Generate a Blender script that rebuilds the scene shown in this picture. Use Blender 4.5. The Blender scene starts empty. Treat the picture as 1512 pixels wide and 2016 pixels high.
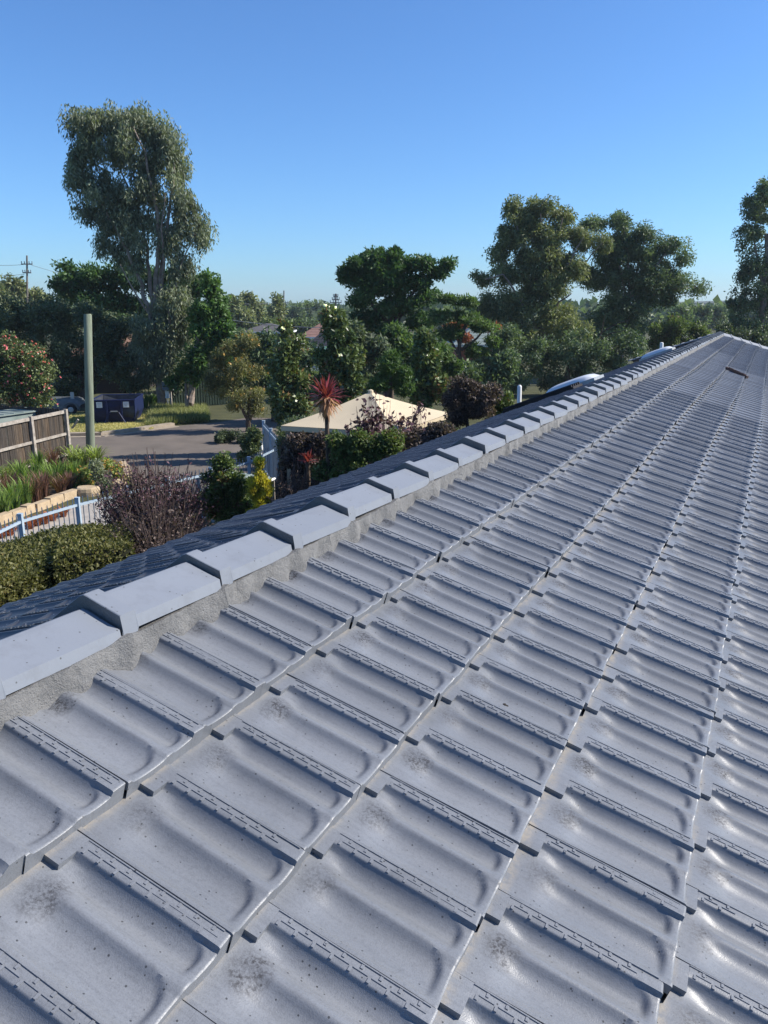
import bpy, math, random
import numpy as np
from mathutils import Matrix, Vector
R_ = math.radians
rng = np.random.default_rng(7)
random.seed(7)
scene = bpy.context.scene
COL = scene.collection

# ------------------------------------------------------------------ camera, sky, sun, exposure
H = 4.8                                  # eye height above the ground, standing on the roof
FPX = 1540.0
PITCH = R_(14.656)
cam_d = bpy.data.cameras.new('camera'); cam = bpy.data.objects.new('camera', cam_d); COL.objects.link(cam)
cam.location = (0, 0, H); cam.rotation_euler = (math.pi/2 - PITCH, 0, 0)
cam_d.sensor_fit = 'VERTICAL'; cam_d.sensor_height = 36; cam_d.lens = FPX/2016*36
cam_d.clip_start = 0.05; cam_d.clip_end = 6000
scene.camera = cam
SUN_AZ, SUN_EL = R_(85), R_(37)          # azimuth clockwise from +Y
world = bpy.data.worlds.new('World'); scene.world = world; world.use_nodes = True
wn = world.node_tree.nodes; wl = world.node_tree.links
bg = wn['Background']; sky = wn.new('ShaderNodeTexSky'); sky.sky_type = 'NISHITA'
sky.sun_disc = False; sky.sun_elevation = SUN_EL; sky.sun_rotation = SUN_AZ
sky.altitude = 50; sky.air_density = 1.0; sky.dust_density = 0.45; sky.ozone_density = 3.0
tn = wn.new('ShaderNodeMix'); tn.data_type = 'RGBA'; tn.blend_type = 'MULTIPLY'; tn.inputs[0].default_value = 1.0
tn.inputs[7].default_value = (0.51, 0.775, 1.09, 1)      # the camera's cool, saturated rendering of the whole sky
wl.new(sky.outputs[0], tn.inputs[6]); wl.new(tn.outputs[2], bg.inputs[0]); bg.inputs[1].default_value = 0.107
sd = bpy.data.lights.new('sun', 'SUN'); sun = bpy.data.objects.new('sun', sd); COL.objects.link(sun)
sd.energy = 5.0; sd.angle = R_(0.53); sd.color = (1.0, 0.94, 0.85)
sv = Vector((math.sin(SUN_AZ)*math.cos(SUN_EL), math.cos(SUN_AZ)*math.cos(SUN_EL), math.sin(SUN_EL)))
sun.rotation_euler = (-sv).to_track_quat('-Z', 'Y').to_euler(); sun.location = (30, 20, 40)
vs = scene.view_settings; vs.view_transform = 'Standard'; vs.look = 'None'; vs.exposure = 0.62; vs.gamma = 1.0

# ------------------------------------------------------------------ pixel helpers (photo is 1512 x 2016)
Fv = np.array([0, math.cos(PITCH), -math.sin(PITCH)]); Uv = np.array([0, math.sin(PITCH), math.cos(PITCH)])
Rv = np.array([1.0, 0, 0]); CAM = np.array([0, 0, H])
def ray(px, py): return Fv + Rv*(px-756)/FPX - Uv*(py-1008)/FPX
def G(px, py, z=0.0):
    d = ray(px, py); return CAM + d*((z-H)/d[2])
def AT(px, py, Y):
    d = ray(px, py); return CAM + d*(Y/d[1])

# ------------------------------------------------------------------ materials
def new_mat(name):
    m = bpy.data.materials.new(name); m.use_nodes = True
    nt = m.node_tree; b = nt.nodes['Principled BSDF']; return m, nt, b
def nd(nt, t, **kw):
    n = nt.nodes.new(t)
    for k, v in kw.items(): setattr(n, k, v)
    return n
def ramp(nt, fac, stops):
    r = nd(nt, 'ShaderNodeValToRGB'); cr = r.color_ramp
    while len(cr.elements) < len(stops): cr.elements.new(0.5)
    for e, (p, c) in zip(cr.elements, stops): e.position = p; e.color = (*c, 1) if len(c) == 3 else c
    nt.links.new(fac, r.inputs[0]); return r.outputs[0]
def noise(nt, vec, scale, detail=4, rough=0.6):
    n = nd(nt, 'ShaderNodeTexNoise'); n.inputs['Scale'].default_value = scale
    n.inputs['Detail'].default_value = detail; n.inputs['Roughness'].default_value = rough
    if vec is not None: nt.links.new(vec, n.inputs['Vector'])
    return n.outputs[0]
def mixc(nt, fac, a, b, mode='MIX'):
    m = nd(nt, 'ShaderNodeMix', data_type='RGBA', blend_type=mode)
    for s, v in ((m.inputs[0], fac), (m.inputs[6], a), (m.inputs[7], b)):
        if hasattr(v, 'is_output') or isinstance(v, bpy.types.NodeSocket): nt.links.new(v, s)
        else: s.default_value = v if not isinstance(v, tuple) else ((*v, 1) if len(v) == 3 else v)
    return m.outputs[2]
def mth(nt, op, a, b=None, c=None, clamp=False):
    m = nd(nt, 'ShaderNodeMath', operation=op); m.use_clamp = clamp
    for i, v in enumerate((a, b, c)):
        if v is None: continue
        if isinstance(v, bpy.types.NodeSocket): nt.links.new(v, m.inputs[i])
        else: m.inputs[i].default_value = v
    return m.outputs[0]
def bump(nt, b, h, strength=0.3, dist=0.01):
    n = nd(nt, 'ShaderNodeBump'); n.inputs['Strength'].default_value = strength; n.inputs['Distance'].default_value = dist
    nt.links.new(h, n.inputs['Height']); nt.links.new(n.outputs[0], b.inputs['Normal'])
def coords(nt, kind='Object'):
    return nd(nt, 'ShaderNodeTexCoord').outputs[kind]
def geo_pos(nt): return nd(nt, 'ShaderNodeNewGeometry').outputs['Position']
def simple(name, c1, c2=None, scale=6, rough=0.8, bstr=0.2, bd=0.01, metal=0, spec=0.3, detail=5):
    m, nt, b = new_mat(name); v = geo_pos(nt)
    c2 = c2 or tuple(x*0.75 for x in c1)
    n = noise(nt, v, scale, detail)
    col = ramp(nt, n, [(0.3, c2), (0.7, c1)])
    nt.links.new(col, b.inputs['Base Color']); b.inputs['Roughness'].default_value = rough
    b.inputs['Metallic'].default_value = metal; b.inputs['Specular IOR Level'].default_value = spec
    if bstr: bump(nt, b, noise(nt, v, scale*6, 3), bstr, bd)
    return m
def leaf_mat(name, dark, light, trans=0.3, rough=0.55, third=None):
    m, nt, b = new_mat(name); dark = tuple(x*2.1 for x in dark); light = tuple(x*1.75 for x in light)
    a = nd(nt, 'ShaderNodeAttribute', attribute_name='tint').outputs['Fac']
    stops = [(0.0, dark), (0.65, light)] + ([(0.93, light), (0.96, third)] if third else [(1.0, tuple(x*1.25 for x in light))])
    col = ramp(nt, a, stops)
    nt.links.new(col, b.inputs['Base Color']); b.inputs['Roughness'].default_value = rough
    b.inputs['Specular IOR Level'].default_value = 0.35
    t = nd(nt, 'ShaderNodeBsdfTranslucent'); nt.links.new(mixc(nt, 1.0, col, (1.0, 1.1, 0.5), 'MULTIPLY'), t.inputs[0])
    mx = nd(nt, 'ShaderNodeMixShader'); mx.inputs[0].default_value = min(0.45, trans+0.15)
    nt.links.new(b.outputs[0], mx.inputs[1]); nt.links.new(t.outputs[0], mx.inputs[2])
    nt.links.new(mx.outputs[0], nt.nodes['Material Output'].inputs[0]); return m

def paint_tile_mat(name, base, dark, smudge_dust_amt=1.0, rough=0.38, specks=(0.03, 0.03, 0.03), speck_cut=0.84, fresh=None):
    m, nt, b = new_mat(name); L = nt.links
    uv = nd(nt, 'ShaderNodeUVMap', uv_map='UVMap').outputs[0]
    pos = geo_pos(nt)
    oi = nd(nt, 'ShaderNodeAttribute', attribute_name='tile_rand').outputs['Fac']
    oir = nd(nt, 'ShaderNodeObjectInfo').outputs['Random']
    sep = nd(nt, 'ShaderNodeSeparateXYZ'); L.new(uv, sep.inputs[0]); t, y = sep.outputs[0], sep.outputs[1]
    big = noise(nt, pos, 3.0, 4); fine = noise(nt, pos, 130, 3, 0.7); mid = noise(nt, pos, 30, 6, 0.75)
    col = mixc(nt, ramp(nt, big, [(0.35, (0, 0, 0)), (0.65, (1, 1, 1))]), base, tuple(x*0.9 for x in base))
    rr = mth(nt, 'MULTIPLY_ADD', mth(nt, 'FRACT', mth(nt, 'ADD', oi, oir)), 0.16, 0.92)
    cr_ = nd(nt, 'ShaderNodeCombineXYZ'); [L.new(rr, cr_.inputs[i]) for i in range(3)]
    col = mixc(nt, 1.0, col, cr_.outputs[0], 'MULTIPLY')
    # run-off streaks down the slope and sandy grain
    mp = nd(nt, 'ShaderNodeMapping'); mp.inputs['Scale'].default_value = (26, 2.2, 1); L.new(uv, mp.inputs[0])
    va = nd(nt, 'ShaderNodeVectorMath', operation='ADD'); cx = nd(nt, 'ShaderNodeCombineXYZ'); L.new(mth(nt, 'MULTIPLY', oir, 90), cx.inputs[0]); L.new(mth(nt, 'MULTIPLY', oi, 70), cx.inputs[1])
    L.new(mp.outputs[0], va.inputs[0]); L.new(cx.outputs[0], va.inputs[1]); stn = noise(nt, va.outputs[0], 1.0, 5, 0.65)
    col = mixc(nt, mth(nt, 'MULTIPLY', ramp(nt, stn, [(0.48, (0, 0, 0)), (0.72, (1, 1, 1))]), 0.34), col, tuple(x*0.55 for x in base))
    grn = noise(nt, pos, 330, 2, 0.7)
    col = mixc(nt, mth(nt, 'MULTIPLY', ramp(nt, grn, [(0.36, (1, 1, 1)), (0.5, (0, 0, 0))]), 0.30), col, tuple(x*0.55 for x in base))
    pch = noise(nt, pos, 11, 5, 0.7)
    col = mixc(nt, mth(nt, 'MULTIPLY', ramp(nt, pch, [(0.54, (0, 0, 0)), (0.66, (1, 1, 1))]), 0.22), col, tuple(x*0.6 for x in base))
    # thin overspray: fine darker grains of the old tile, thicker in the pans' low ends
    gr = ramp(nt, fine, [(0.5, (0, 0, 0)), (0.72, (1, 1, 1))])
    col = mixc(nt, mth(nt, 'MULTIPLY', gr, 0.22), col, dark)
    # dark blotchy smudge with dirt speckles round the head of the middle crest
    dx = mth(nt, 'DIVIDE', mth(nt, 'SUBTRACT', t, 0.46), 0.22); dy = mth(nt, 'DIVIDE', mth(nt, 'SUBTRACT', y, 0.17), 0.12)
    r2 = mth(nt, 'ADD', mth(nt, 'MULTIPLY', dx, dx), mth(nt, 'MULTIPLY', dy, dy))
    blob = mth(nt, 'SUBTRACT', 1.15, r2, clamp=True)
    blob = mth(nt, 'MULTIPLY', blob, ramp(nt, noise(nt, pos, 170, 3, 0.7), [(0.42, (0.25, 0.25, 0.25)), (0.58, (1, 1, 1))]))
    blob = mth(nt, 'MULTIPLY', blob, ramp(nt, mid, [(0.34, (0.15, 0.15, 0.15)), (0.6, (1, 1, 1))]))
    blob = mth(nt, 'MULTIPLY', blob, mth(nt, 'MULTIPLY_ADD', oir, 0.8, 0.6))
    col = mixc(nt, mth(nt, 'MULTIPLY', blob, 1.0*smudge_dust_amt, clamp=True), col, (0.045, 0.045, 0.05))
    # dust line trapped right below the course above
    dl = mth(nt, 'SUBTRACT', 1.0, mth(nt, 'DIVIDE', y, 0.05), clamp=True)
    dl = mth(nt, 'MULTIPLY', dl, ramp(nt, mid, [(0.38, (0, 0, 0)), (0.62, (1, 1, 1))]))
    col = mixc(nt, mth(nt, 'MULTIPLY', dl, 0.7*smudge_dust_amt, clamp=True), col, (0.29, 0.25, 0.195))
    # dark specks
    vo = nd(nt, 'ShaderNodeTexVoronoi'); vo.inputs['Scale'].default_value = 85; L.new(pos, vo.inputs['Vector'])
    vo.inputs['Randomness'].default_value = 1.0
    sp = mth(nt, 'LESS_THAN', vo.outputs['Distance'], 0.16)
    selx = nd(nt, 'ShaderNodeSeparateColor'); L.new(vo.outputs['Color'], selx.inputs[0])
    patch = noise(nt, pos, 9, 3)
    sp = mth(nt, 'MULTIPLY', sp, mth(nt, 'GREATER_THAN', mth(nt, 'MULTIPLY_ADD', patch, 0.7, mth(nt, 'MULTIPLY', selx.outputs[0], 0.62)), speck_cut))
    col = mixc(nt, mth(nt, 'MULTIPLY', sp, 0.8), col, specks)
    if fresh is not None:
        at = nd(nt, 'ShaderNodeAttribute', attribute_name='old').outputs['Fac']
        col = mixc(nt, at, col, fresh)
    L.new(col, b.inputs['Base Color'])
    rg = mth(nt, 'MULTIPLY_ADD', mid, 0.25, rough-0.10)
    L.new(mth(nt, 'ADD', rg, mth(nt, 'MULTIPLY', blob, 0.3)), b.inputs['Roughness'])
    b.inputs['Specular IOR Level'].default_value = 0.38
    bump(nt, b, mth(nt, 'ADD', mth(nt, 'MULTIPLY', fine, 0.6), noise(nt, pos, 420, 2)), 0.16, 0.003)
    return m

M = {}
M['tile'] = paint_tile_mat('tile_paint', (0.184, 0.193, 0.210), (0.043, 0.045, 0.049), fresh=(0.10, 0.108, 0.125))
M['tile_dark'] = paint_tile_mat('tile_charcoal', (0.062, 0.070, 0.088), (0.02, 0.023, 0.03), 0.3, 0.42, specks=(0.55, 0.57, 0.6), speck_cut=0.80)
def cap_mat():
    m, nt, b = new_mat('cap_paint'); pos = geo_pos(nt); L = nt.links
    big = noise(nt, pos, 2.5, 3); fine = noise(nt, pos, 160, 3)
    col = ramp(nt, big, [(0.3, (0.185, 0.202, 0.232)), (0.7, (0.206, 0.223, 0.253))])
    oir = nd(nt, 'ShaderNodeObjectInfo').outputs['Random']; col = mixc(nt, mth(nt, 'MULTIPLY', oir, 0.3), col, (0.165, 0.182, 0.212))
    col = mixc(nt, mth(nt, 'MULTIPLY', ramp(nt, noise(nt, pos, 14, 6, 0.75), [(0.5, (0, 0, 0)), (0.7, (1, 1, 1))]), 0.3), col, (0.12, 0.125, 0.14))
    vo = nd(nt, 'ShaderNodeTexVoronoi'); vo.inputs['Scale'].default_value = 60; L.new(pos, vo.inputs['Vector'])
    selx = nd(nt, 'ShaderNodeSeparateColor'); L.new(vo.outputs['Color'], selx.inputs[0])
    sp = mth(nt, 'MULTIPLY', mth(nt, 'LESS_THAN', vo.outputs['Distance'], 0.13), mth(nt, 'GREATER_THAN', mth(nt, 'MULTIPLY_ADD', noise(nt, pos, 7, 3), 0.7, mth(nt, 'MULTIPLY', selx.outputs[0], 0.6)), 0.78))
    col = mixc(nt, mth(nt, 'MULTIPLY', sp, 0.8), col, (0.05, 0.05, 0.05))
    L.new(col, b.inputs['Base Color']); b.inputs['Roughness'].default_value = 0.6; b.inputs['Specular IOR Level'].default_value = 0.35
    bump(nt, b, fine, 0.12, 0.002); return m
M['cap'] = cap_mat()
def mortar_mat():
    m, nt, b = new_mat('mortar'); pos = geo_pos(nt); L = nt.links
    col = ramp(nt, noise(nt, pos, 12, 5), [(0.3, (0.13, 0.129, 0.127)), (0.7, (0.235, 0.231, 0.224))])
    gr = noise(nt, pos, 260, 3, 0.8)
    col = mixc(nt, ramp(nt, gr, [(0.42, (1, 1, 1)), (0.55, (0, 0, 0))]), col, (0.19, 0.185, 0.18))
    L.new(col, b.inputs['Base Color']); b.inputs['Roughness'].default_value = 0.9
    bump(nt, b, mth(nt, 'ADD', gr, mth(nt, 'MULTIPLY', noise(nt, pos, 38, 4), 2.0)), 0.8, 0.007); return m
M['mortar'] = mortar_mat()
M['deck'] = simple('roof_deck', (0.03, 0.03, 0.035), rough=0.9)
M['brick'] = simple('house_wall', (0.30, 0.22, 0.17), scale=4)
M['fascia'] = simple('fascia', (0.10, 0.12, 0.16), rough=0.5)
M['white'] = simple('white_acrylic', (0.66, 0.67, 0.68), (0.60, 0.61, 0.62), rough=0.35, bstr=0)
M['white_paint'] = simple('white_paint', (0.78, 0.78, 0.76), (0.66, 0.66, 0.64), scale=3, rough=0.6, bstr=0.05)
M['dark_panel'] = simple('dark_rubber', (0.018, 0.014, 0.014), rough=0.6)
M['asphalt'] = simple('asphalt', (0.165, 0.138, 0.115), (0.115, 0.097, 0.082), scale=0.9, rough=0.95, bstr=0.5, bd=0.01, detail=8)
M['concrete'] = simple('concrete', (0.42, 0.38, 0.33), (0.30, 0.275, 0.24), scale=3, rough=0.9, bstr=0.3)
M['kerb'] = simple('kerb_concrete', (0.36, 0.30, 0.23), (0.25, 0.21, 0.16), scale=4, rough=0.9, bstr=0.3)
M['sandstone'] = simple('sandstone', (0.50, 0.39, 0.26), (0.36, 0.27, 0.17), scale=7, rough=0.9, bstr=0.5, bd=0.02)
M['soil'] = simple('soil', (0.10, 0.07, 0.05), (0.05, 0.035, 0.025), scale=5, rough=1, bstr=0.8, bd=0.03)
M['lawn'] = simple('lawn', (0.085, 0.085, 0.036), (0.045, 0.05, 0.02), scale=1.2, rough=1, bstr=0.8, bd=0.03, detail=8)
M['bark'] = simple('bark_grey', (0.34, 0.28, 0.23), (0.16, 0.12, 0.095), scale=5, rough=0.9, bstr=0.6, bd=0.03)
M['bark_dark'] = simple('bark_dark', (0.13, 0.095, 0.07), (0.06, 0.045, 0.035), scale=8, rough=0.95, bstr=0.6, bd=0.02)
M['bark_pink'] = simple('bark_bare', (0.42, 0.32, 0.25), (0.28, 0.2, 0.15), scale=5, rough=0.9)
M['twig'] = simple('twig', (0.12, 0.085, 0.075), (0.07, 0.05, 0.045), scale=15, rough=0.9, bstr=0)
def paling_mat():
    m, nt, b = new_mat('weathered_paling'); L = nt.links
    pos = geo_pos(nt); oir = nd(nt, 'ShaderNodeObjectInfo').outputs['Random']
    mp = nd(nt, 'ShaderNodeMapping'); mp.inputs['Scale'].default_value = (14, 14, 0.9); L.new(pos, mp.inputs[0])
    n = noise(nt, mp.outputs[0], 2.0, 6, 0.7)
    c = ramp(nt, n, [(0.25, (0.014, 0.012, 0.011)), (0.5, (0.05, 0.04, 0.032)), (0.75, (0.15, 0.128, 0.11))])
    tint = ramp(nt, oir, [(0.0, (0.55, 0.56, 0.6)), (0.5, (0.95, 0.92, 0.86)), (1.0, (1.35, 1.15, 0.9))])
    L.new(mixc(nt, 1.0, c, tint, 'MULTIPLY'), b.inputs['Base Color']); b.inputs['Roughness'].default_value = 0.95
    bump(nt, b, n, 0.5, 0.01); return m
M['paling'] = paling_mat()
M['grey_timber'] = simple('grey_timber', (0.42, 0.38, 0.33), (0.22, 0.19, 0.16), scale=9, rough=0.9, bstr=0.4)
def pole_mat():
    m, nt, b = new_mat('treated_pine'); L = nt.links; pos = geo_pos(nt)
    mp = nd(nt, 'ShaderNodeMapping'); mp.inputs['Scale'].default_value = (20, 20, 0.7); L.new(pos, mp.inputs[0])
    n = noise(nt, mp.outputs[0], 1.5, 6, 0.7)
    c = ramp(nt, n, [(0.25, (0.10, 0.115, 0.08)), (0.6, (0.21, 0.24, 0.17)), (0.8, (0.32, 0.32, 0.25))])
    L.new(c, b.inputs['Base Color']); b.inputs['Roughness'].default_value = 0.9; bump(nt, b, n, 0.4, 0.01); return m
M['pole'] = pole_mat()
M['blue_steel'] = simple('blue_powdercoat', (0.38, 0.46, 0.53), (0.31, 0.39, 0.46), scale=8, rough=0.45, bstr=0.02)
M['blue_dark'] = simple('picket_steel', (0.10, 0.15, 0.21), (0.07, 0.10, 0.15), scale=8, rough=0.5, bstr=0.02)
M['bin_blue'] = simple('skip_paint', (0.009, 0.018, 0.078), (0.006, 0.012, 0.046), scale=5, rough=0.5, bstr=0.05)
M['bin_inside'] = simple('skip_inside', (0.06, 0.07, 0.085), (0.03, 0.03, 0.04), scale=5, rough=0.7)
M['sticker'] = simple('sticker', (0.82, 0.82, 0.80), (0.74, 0.74, 0.72), scale=12, rough=0.6, bstr=0)
M['sticker_ink'] = simple('sticker_ink', (0.35, 0.36, 0.40), rough=0.6, bstr=0)
M['cream'] = simple('cream_canvas', (0.55, 0.455, 0.31), (0.50, 0.415, 0.285), scale=2, rough=0.75, bstr=0.05)
M['cream_dark'] = simple('beige_metal', (0.35, 0.30, 0.22), rough=0.6)
M['pale_green'] = simple('pale_green_sheet', (0.22, 0.26, 0.24), (0.16, 0.20, 0.18), scale=3, rough=0.6, bstr=0.03)
M['green_fence'] = simple('dark_green_sheet', (0.025, 0.045, 0.03), (0.018, 0.03, 0.02), scale=2, rough=0.6, bstr=0)
M['silver'] = simple('galvanised', (0.42, 0.45, 0.47), (0.32, 0.34, 0.36), scale=6, rough=0.45, metal=0.5, bstr=0.02)
M['rubber'] = simple('rubber', (0.015, 0.015, 0.016), rough=0.8)
M['grey_box'] = simple('grey_enamel', (0.16, 0.18, 0.20), (0.12, 0.135, 0.15), rough=0.5, bstr=0.02)
M['roof_brown'] = simple('brown_roof_tile', (0.17, 0.10, 0.07), (0.11, 0.065, 0.045), scale=3)
M['roof_terra'] = simple('terracotta_roof', (0.24, 0.14, 0.11), (0.18, 0.10, 0.08), scale=2)
M['roof_grey'] = simple('grey_roof', (0.12, 0.11, 0.105), (0.08, 0.075, 0.07), scale=2)
M['roof_dark'] = simple('charcoal_roof', (0.035, 0.035, 0.04), rough=0.6)
M['brick_red'] = simple('red_brick', (0.34, 0.13, 0.08), (0.24, 0.09, 0.06), scale=3)
M['brick_dark'] = simple('dark_brick', (0.045, 0.034, 0.028), (0.028, 0.02, 0.017), scale=3)  # dark brown brick, taken near black to put shade into its colour
M['glass'] = simple('window_glass', (0.02, 0.025, 0.03), rough=0.1, bstr=0, spec=0.6)
M['clod'] = simple('dry_dirt', (0.10, 0.09, 0.08), (0.035, 0.03, 0.028), scale=60, rough=1, bstr=0.8, bd=0.005)
M['rusty'] = simple('old_timber', (0.16, 0.10, 0.08), (0.07, 0.045, 0.04), scale=9, rough=0.9)
M['powerpole'] = simple('power_pole', (0.20, 0.18, 0.15), (0.13, 0.115, 0.10), scale=3, rough=0.9, bstr=0)
M['hills'] = simple('distant_bush', (0.05, 0.075, 0.04), (0.03, 0.05, 0.03), scale=0.03, rough=1, bstr=0)
# foliage
M['gum'] = leaf_mat('gum_leaf', (0.054, 0.066, 0.043), (0.142, 0.158, 0.100), 0.2)
M['gum_b'] = leaf_mat('gum_leaf_olive', (0.050, 0.066, 0.032), (0.145, 0.155, 0.070), 0.2)
M['gum_d'] = leaf_mat('gum_leaf_dark', (0.034, 0.054, 0.031), (0.092, 0.122, 0.060), 0.2)
M['dense'] = leaf_mat('dense_leaf', (0.024, 0.036, 0.020), (0.074, 0.092, 0.048), 0.15)
M['green'] = leaf_mat('broad_leaf', (0.016, 0.038, 0.014), (0.050, 0.092, 0.030), 0.25)
M['bright'] = leaf_mat('bright_leaf', (0.022, 0.050, 0.014), (0.068, 0.118, 0.034), 0.3)
M['feather'] = leaf_mat('feather_leaf', (0.024, 0.046, 0.016), (0.072, 0.108, 0.036), 0.28)
M['rust'] = leaf_mat('rust_leaf', (0.10, 0.035, 0.018), (0.26, 0.09, 0.045), 0.2)
M['magnolia'] = leaf_mat('magnolia_leaf', (0.028, 0.045, 0.018), (0.10, 0.125, 0.045), 0.08, 0.3, third=(0.20, 0.12, 0.05))
M['olive'] = leaf_mat('bottlebrush_leaf', (0.040, 0.046, 0.020), (0.135, 0.130, 0.050), 0.2)
M['conifer'] = leaf_mat('conifer_leaf', (0.020, 0.042, 0.012), (0.064, 0.105, 0.032), 0.2)
M['purple'] = leaf_mat('purple_leaf', (0.030, 0.016, 0.022), (0.095, 0.050, 0.060), 0.15)
M['purple_d'] = leaf_mat('purple_brown_leaf', (0.030, 0.022, 0.020), (0.095, 0.070, 0.060), 0.15)
M['camellia'] = leaf_mat('camellia_leaf', (0.025, 0.038, 0.016), (0.085, 0.105, 0.04), 0.08, 0.35)
M['hedge'] = leaf_mat('hedge_leaf', (0.028, 0.034, 0.012), (0.100, 0.098, 0.032), 0.2, third=(0.24, 0.18, 0.06))
M['hedge_g'] = leaf_mat('shrub_leaf', (0.028, 0.045, 0.014), (0.090, 0.120, 0.035), 0.2, third=(0.16, 0.10, 0.05))
M['yellow'] = leaf_mat('golden_leaf', (0.15, 0.13, 0.02), (0.38, 0.33, 0.045), 0.3)
M['strap'] = leaf_mat('strap_leaf', (0.035, 0.062, 0.014), (0.115, 0.165, 0.04), 0.3)
M['fern'] = leaf_mat('fern_leaf', (0.06, 0.085, 0.025), (0.20, 0.24, 0.075), 0.3)
M['bronze'] = leaf_mat('bronze_grass', (0.045, 0.022, 0.018), (0.13, 0.07, 0.05), 0.2)
M['drygrass'] = leaf_mat('dry_grass', (0.13, 0.13, 0.05), (0.34, 0.30, 0.14), 0.25)
M['drygrass2'] = leaf_mat('long_grass', (0.07, 0.085, 0.03), (0.17, 0.175, 0.075), 0.25)
M['redleaf'] = leaf_mat('cordyline_leaf', (0.055, 0.014, 0.018), (0.17, 0.035, 0.042), 0.2)
M['deadleaf'] = leaf_mat('dead_leaf', (0.14, 0.075, 0.04), (0.34, 0.20, 0.12), 0.2)
M['pink'] = leaf_mat('pink_petal', (0.42, 0.09, 0.11), (0.65, 0.22, 0.24), 0.3)
M['orange'] = leaf_mat('orange_flower', (0.20, 0.11, 0.03), (0.32, 0.20, 0.06), 0.2)
M['whitefl'] = leaf_mat('white_petal', (0.65, 0.62, 0.50), (0.80, 0.78, 0.68), 0.2)
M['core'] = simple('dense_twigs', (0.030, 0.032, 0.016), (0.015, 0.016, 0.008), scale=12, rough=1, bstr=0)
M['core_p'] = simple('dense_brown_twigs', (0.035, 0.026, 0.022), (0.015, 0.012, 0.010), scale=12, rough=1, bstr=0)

# ------------------------------------------------------------------ mesh helpers
class MB:
    def __init__(s): s.v = []; s.f = []; s.mi = []; s.cur = 0
    def add(s, vs_, fs):
        o = len(s.v); s.v += [tuple(map(float, p)) for p in vs_]; s.f += [tuple(i+o for i in f) for f in fs]; s.mi += [s.cur]*len(fs)
    def box(s, c, size, X=(1, 0, 0), Y=(0, 1, 0), Z=(0, 0, 1), taper=1.0):
        c, X, Y, Z = (np.array(a, float) for a in (c, X, Y, Z)); a, b, d = (q/2 for q in size); P = []
        for z in (-1, 1):
            k = taper if z > 0 else 1
            for x, y in ((-1, -1), (1, -1), (1, 1), (-1, 1)): P.append(c + X*x*a*k + Y*y*b*k + Z*z*d)
        s.add(P, [(3, 2, 1, 0), (4, 5, 6, 7), (0, 1, 5, 4), (1, 2, 6, 5), (2, 3, 7, 6), (3, 0, 4, 7)])
    def tube(s, pts, rad, n=8, cap=True):
        pts = [np.array(p, float) for p in pts]
        rad = rad if hasattr(rad, '__len__') else [rad]*len(pts)
        P = []; up = np.array([0.31, 0.17, 0.93])
        for i, p in enumerate(pts):
            d = pts[min(i+1, len(pts)-1)] - pts[max(i-1, 0)]; d /= np.linalg.norm(d)+1e-9
            u = up if abs(d@up) < 0.95 else np.array([1.0, 0, 0])
            a = np.cross(d, u); a /= np.linalg.norm(a); b = np.cross(d, a)
            for k in range(n): th = 2*math.pi*k/n; P.append(p + rad[i]*(math.cos(th)*a + math.sin(th)*b))
        F = []
        for i in range(len(pts)-1):
            for k in range(n): F.append((i*n+k, (i+1)*n+k, (i+1)*n+(k+1) % n, i*n+(k+1) % n))
        if cap: F += [tuple(range(n)), tuple(range((len(pts)-1)*n+n-1, (len(pts)-1)*n-1, -1))]
        s.add(P, F)
    def build(s, name, mats, parent=None, smooth=False, loc=None):
        me = bpy.data.meshes.new(name); me.from_pydata(s.v, [], s.f)
        mats = mats if isinstance(mats, (list, tuple)) else [mats]
        for m in mats: me.materials.append(m)
        if len(mats) > 1: me.polygons.foreach_set('material_index', s.mi)
        if smooth: me.polygons.foreach_set('use_smooth', [True]*len(me.polygons)); me.set_sharp_from_angle(angle=R_(40))
        me.update(); return link(name, me, parent, loc)
def link(name, me, parent=None, loc=None):
    o = bpy.data.objects.new(name, me); COL.objects.link(o)
    if parent is not None: o.parent = parent
    if loc is not None: o.location = loc
    return o
def tag(o, label, cat, group=None, kind=None):
    if label: o['label'] = label
    if cat: o['category'] = cat
    if group: o['group'] = group
    if kind: o['kind'] = kind
    return o
def thing(name, label, cat, loc=(0, 0, 0), group=None):
    o = bpy.data.objects.new(name, None); COL.objects.link(o); o.location = tuple(float(x) for x in loc); o.empty_display_size = 0.2
    return tag(o, label, cat, group)
def reloc(mb, base):
    b = np.array(base, float); mb.v = [tuple(np.array(p)-b) for p in mb.v]; return mb
def np_mesh(name, V, quads, mat, tint=None, smooth=False):
    me = bpy.data.meshes.new(name); V = np.ascontiguousarray(V, np.float32); Q = np.ascontiguousarray(quads, np.int32)
    k = Q.shape[1]
    me.vertices.add(len(V)); me.vertices.foreach_set('co', V.ravel())
    me.loops.add(Q.size); me.loops.foreach_set('vertex_index', Q.ravel())
    me.polygons.add(len(Q)); me.polygons.foreach_set('loop_start', np.arange(0, Q.size, k, dtype=np.int32))
    me.polygons.foreach_set('loop_total', np.full(len(Q), k, np.int32))
    if smooth: me.polygons.foreach_set('use_smooth', np.ones(len(Q), bool))
    me.update(calc_edges=True); me.validate()
    if tint is not None:
        a = me.attributes.new('tint', 'FLOAT', 'FACE'); a.data.foreach_set('value', np.ascontiguousarray(tint, np.float32))
    me.materials.append(mat); return me
def unit(a): return a/(np.linalg.norm(a, axis=1, keepdims=True)+1e-9)
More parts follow.
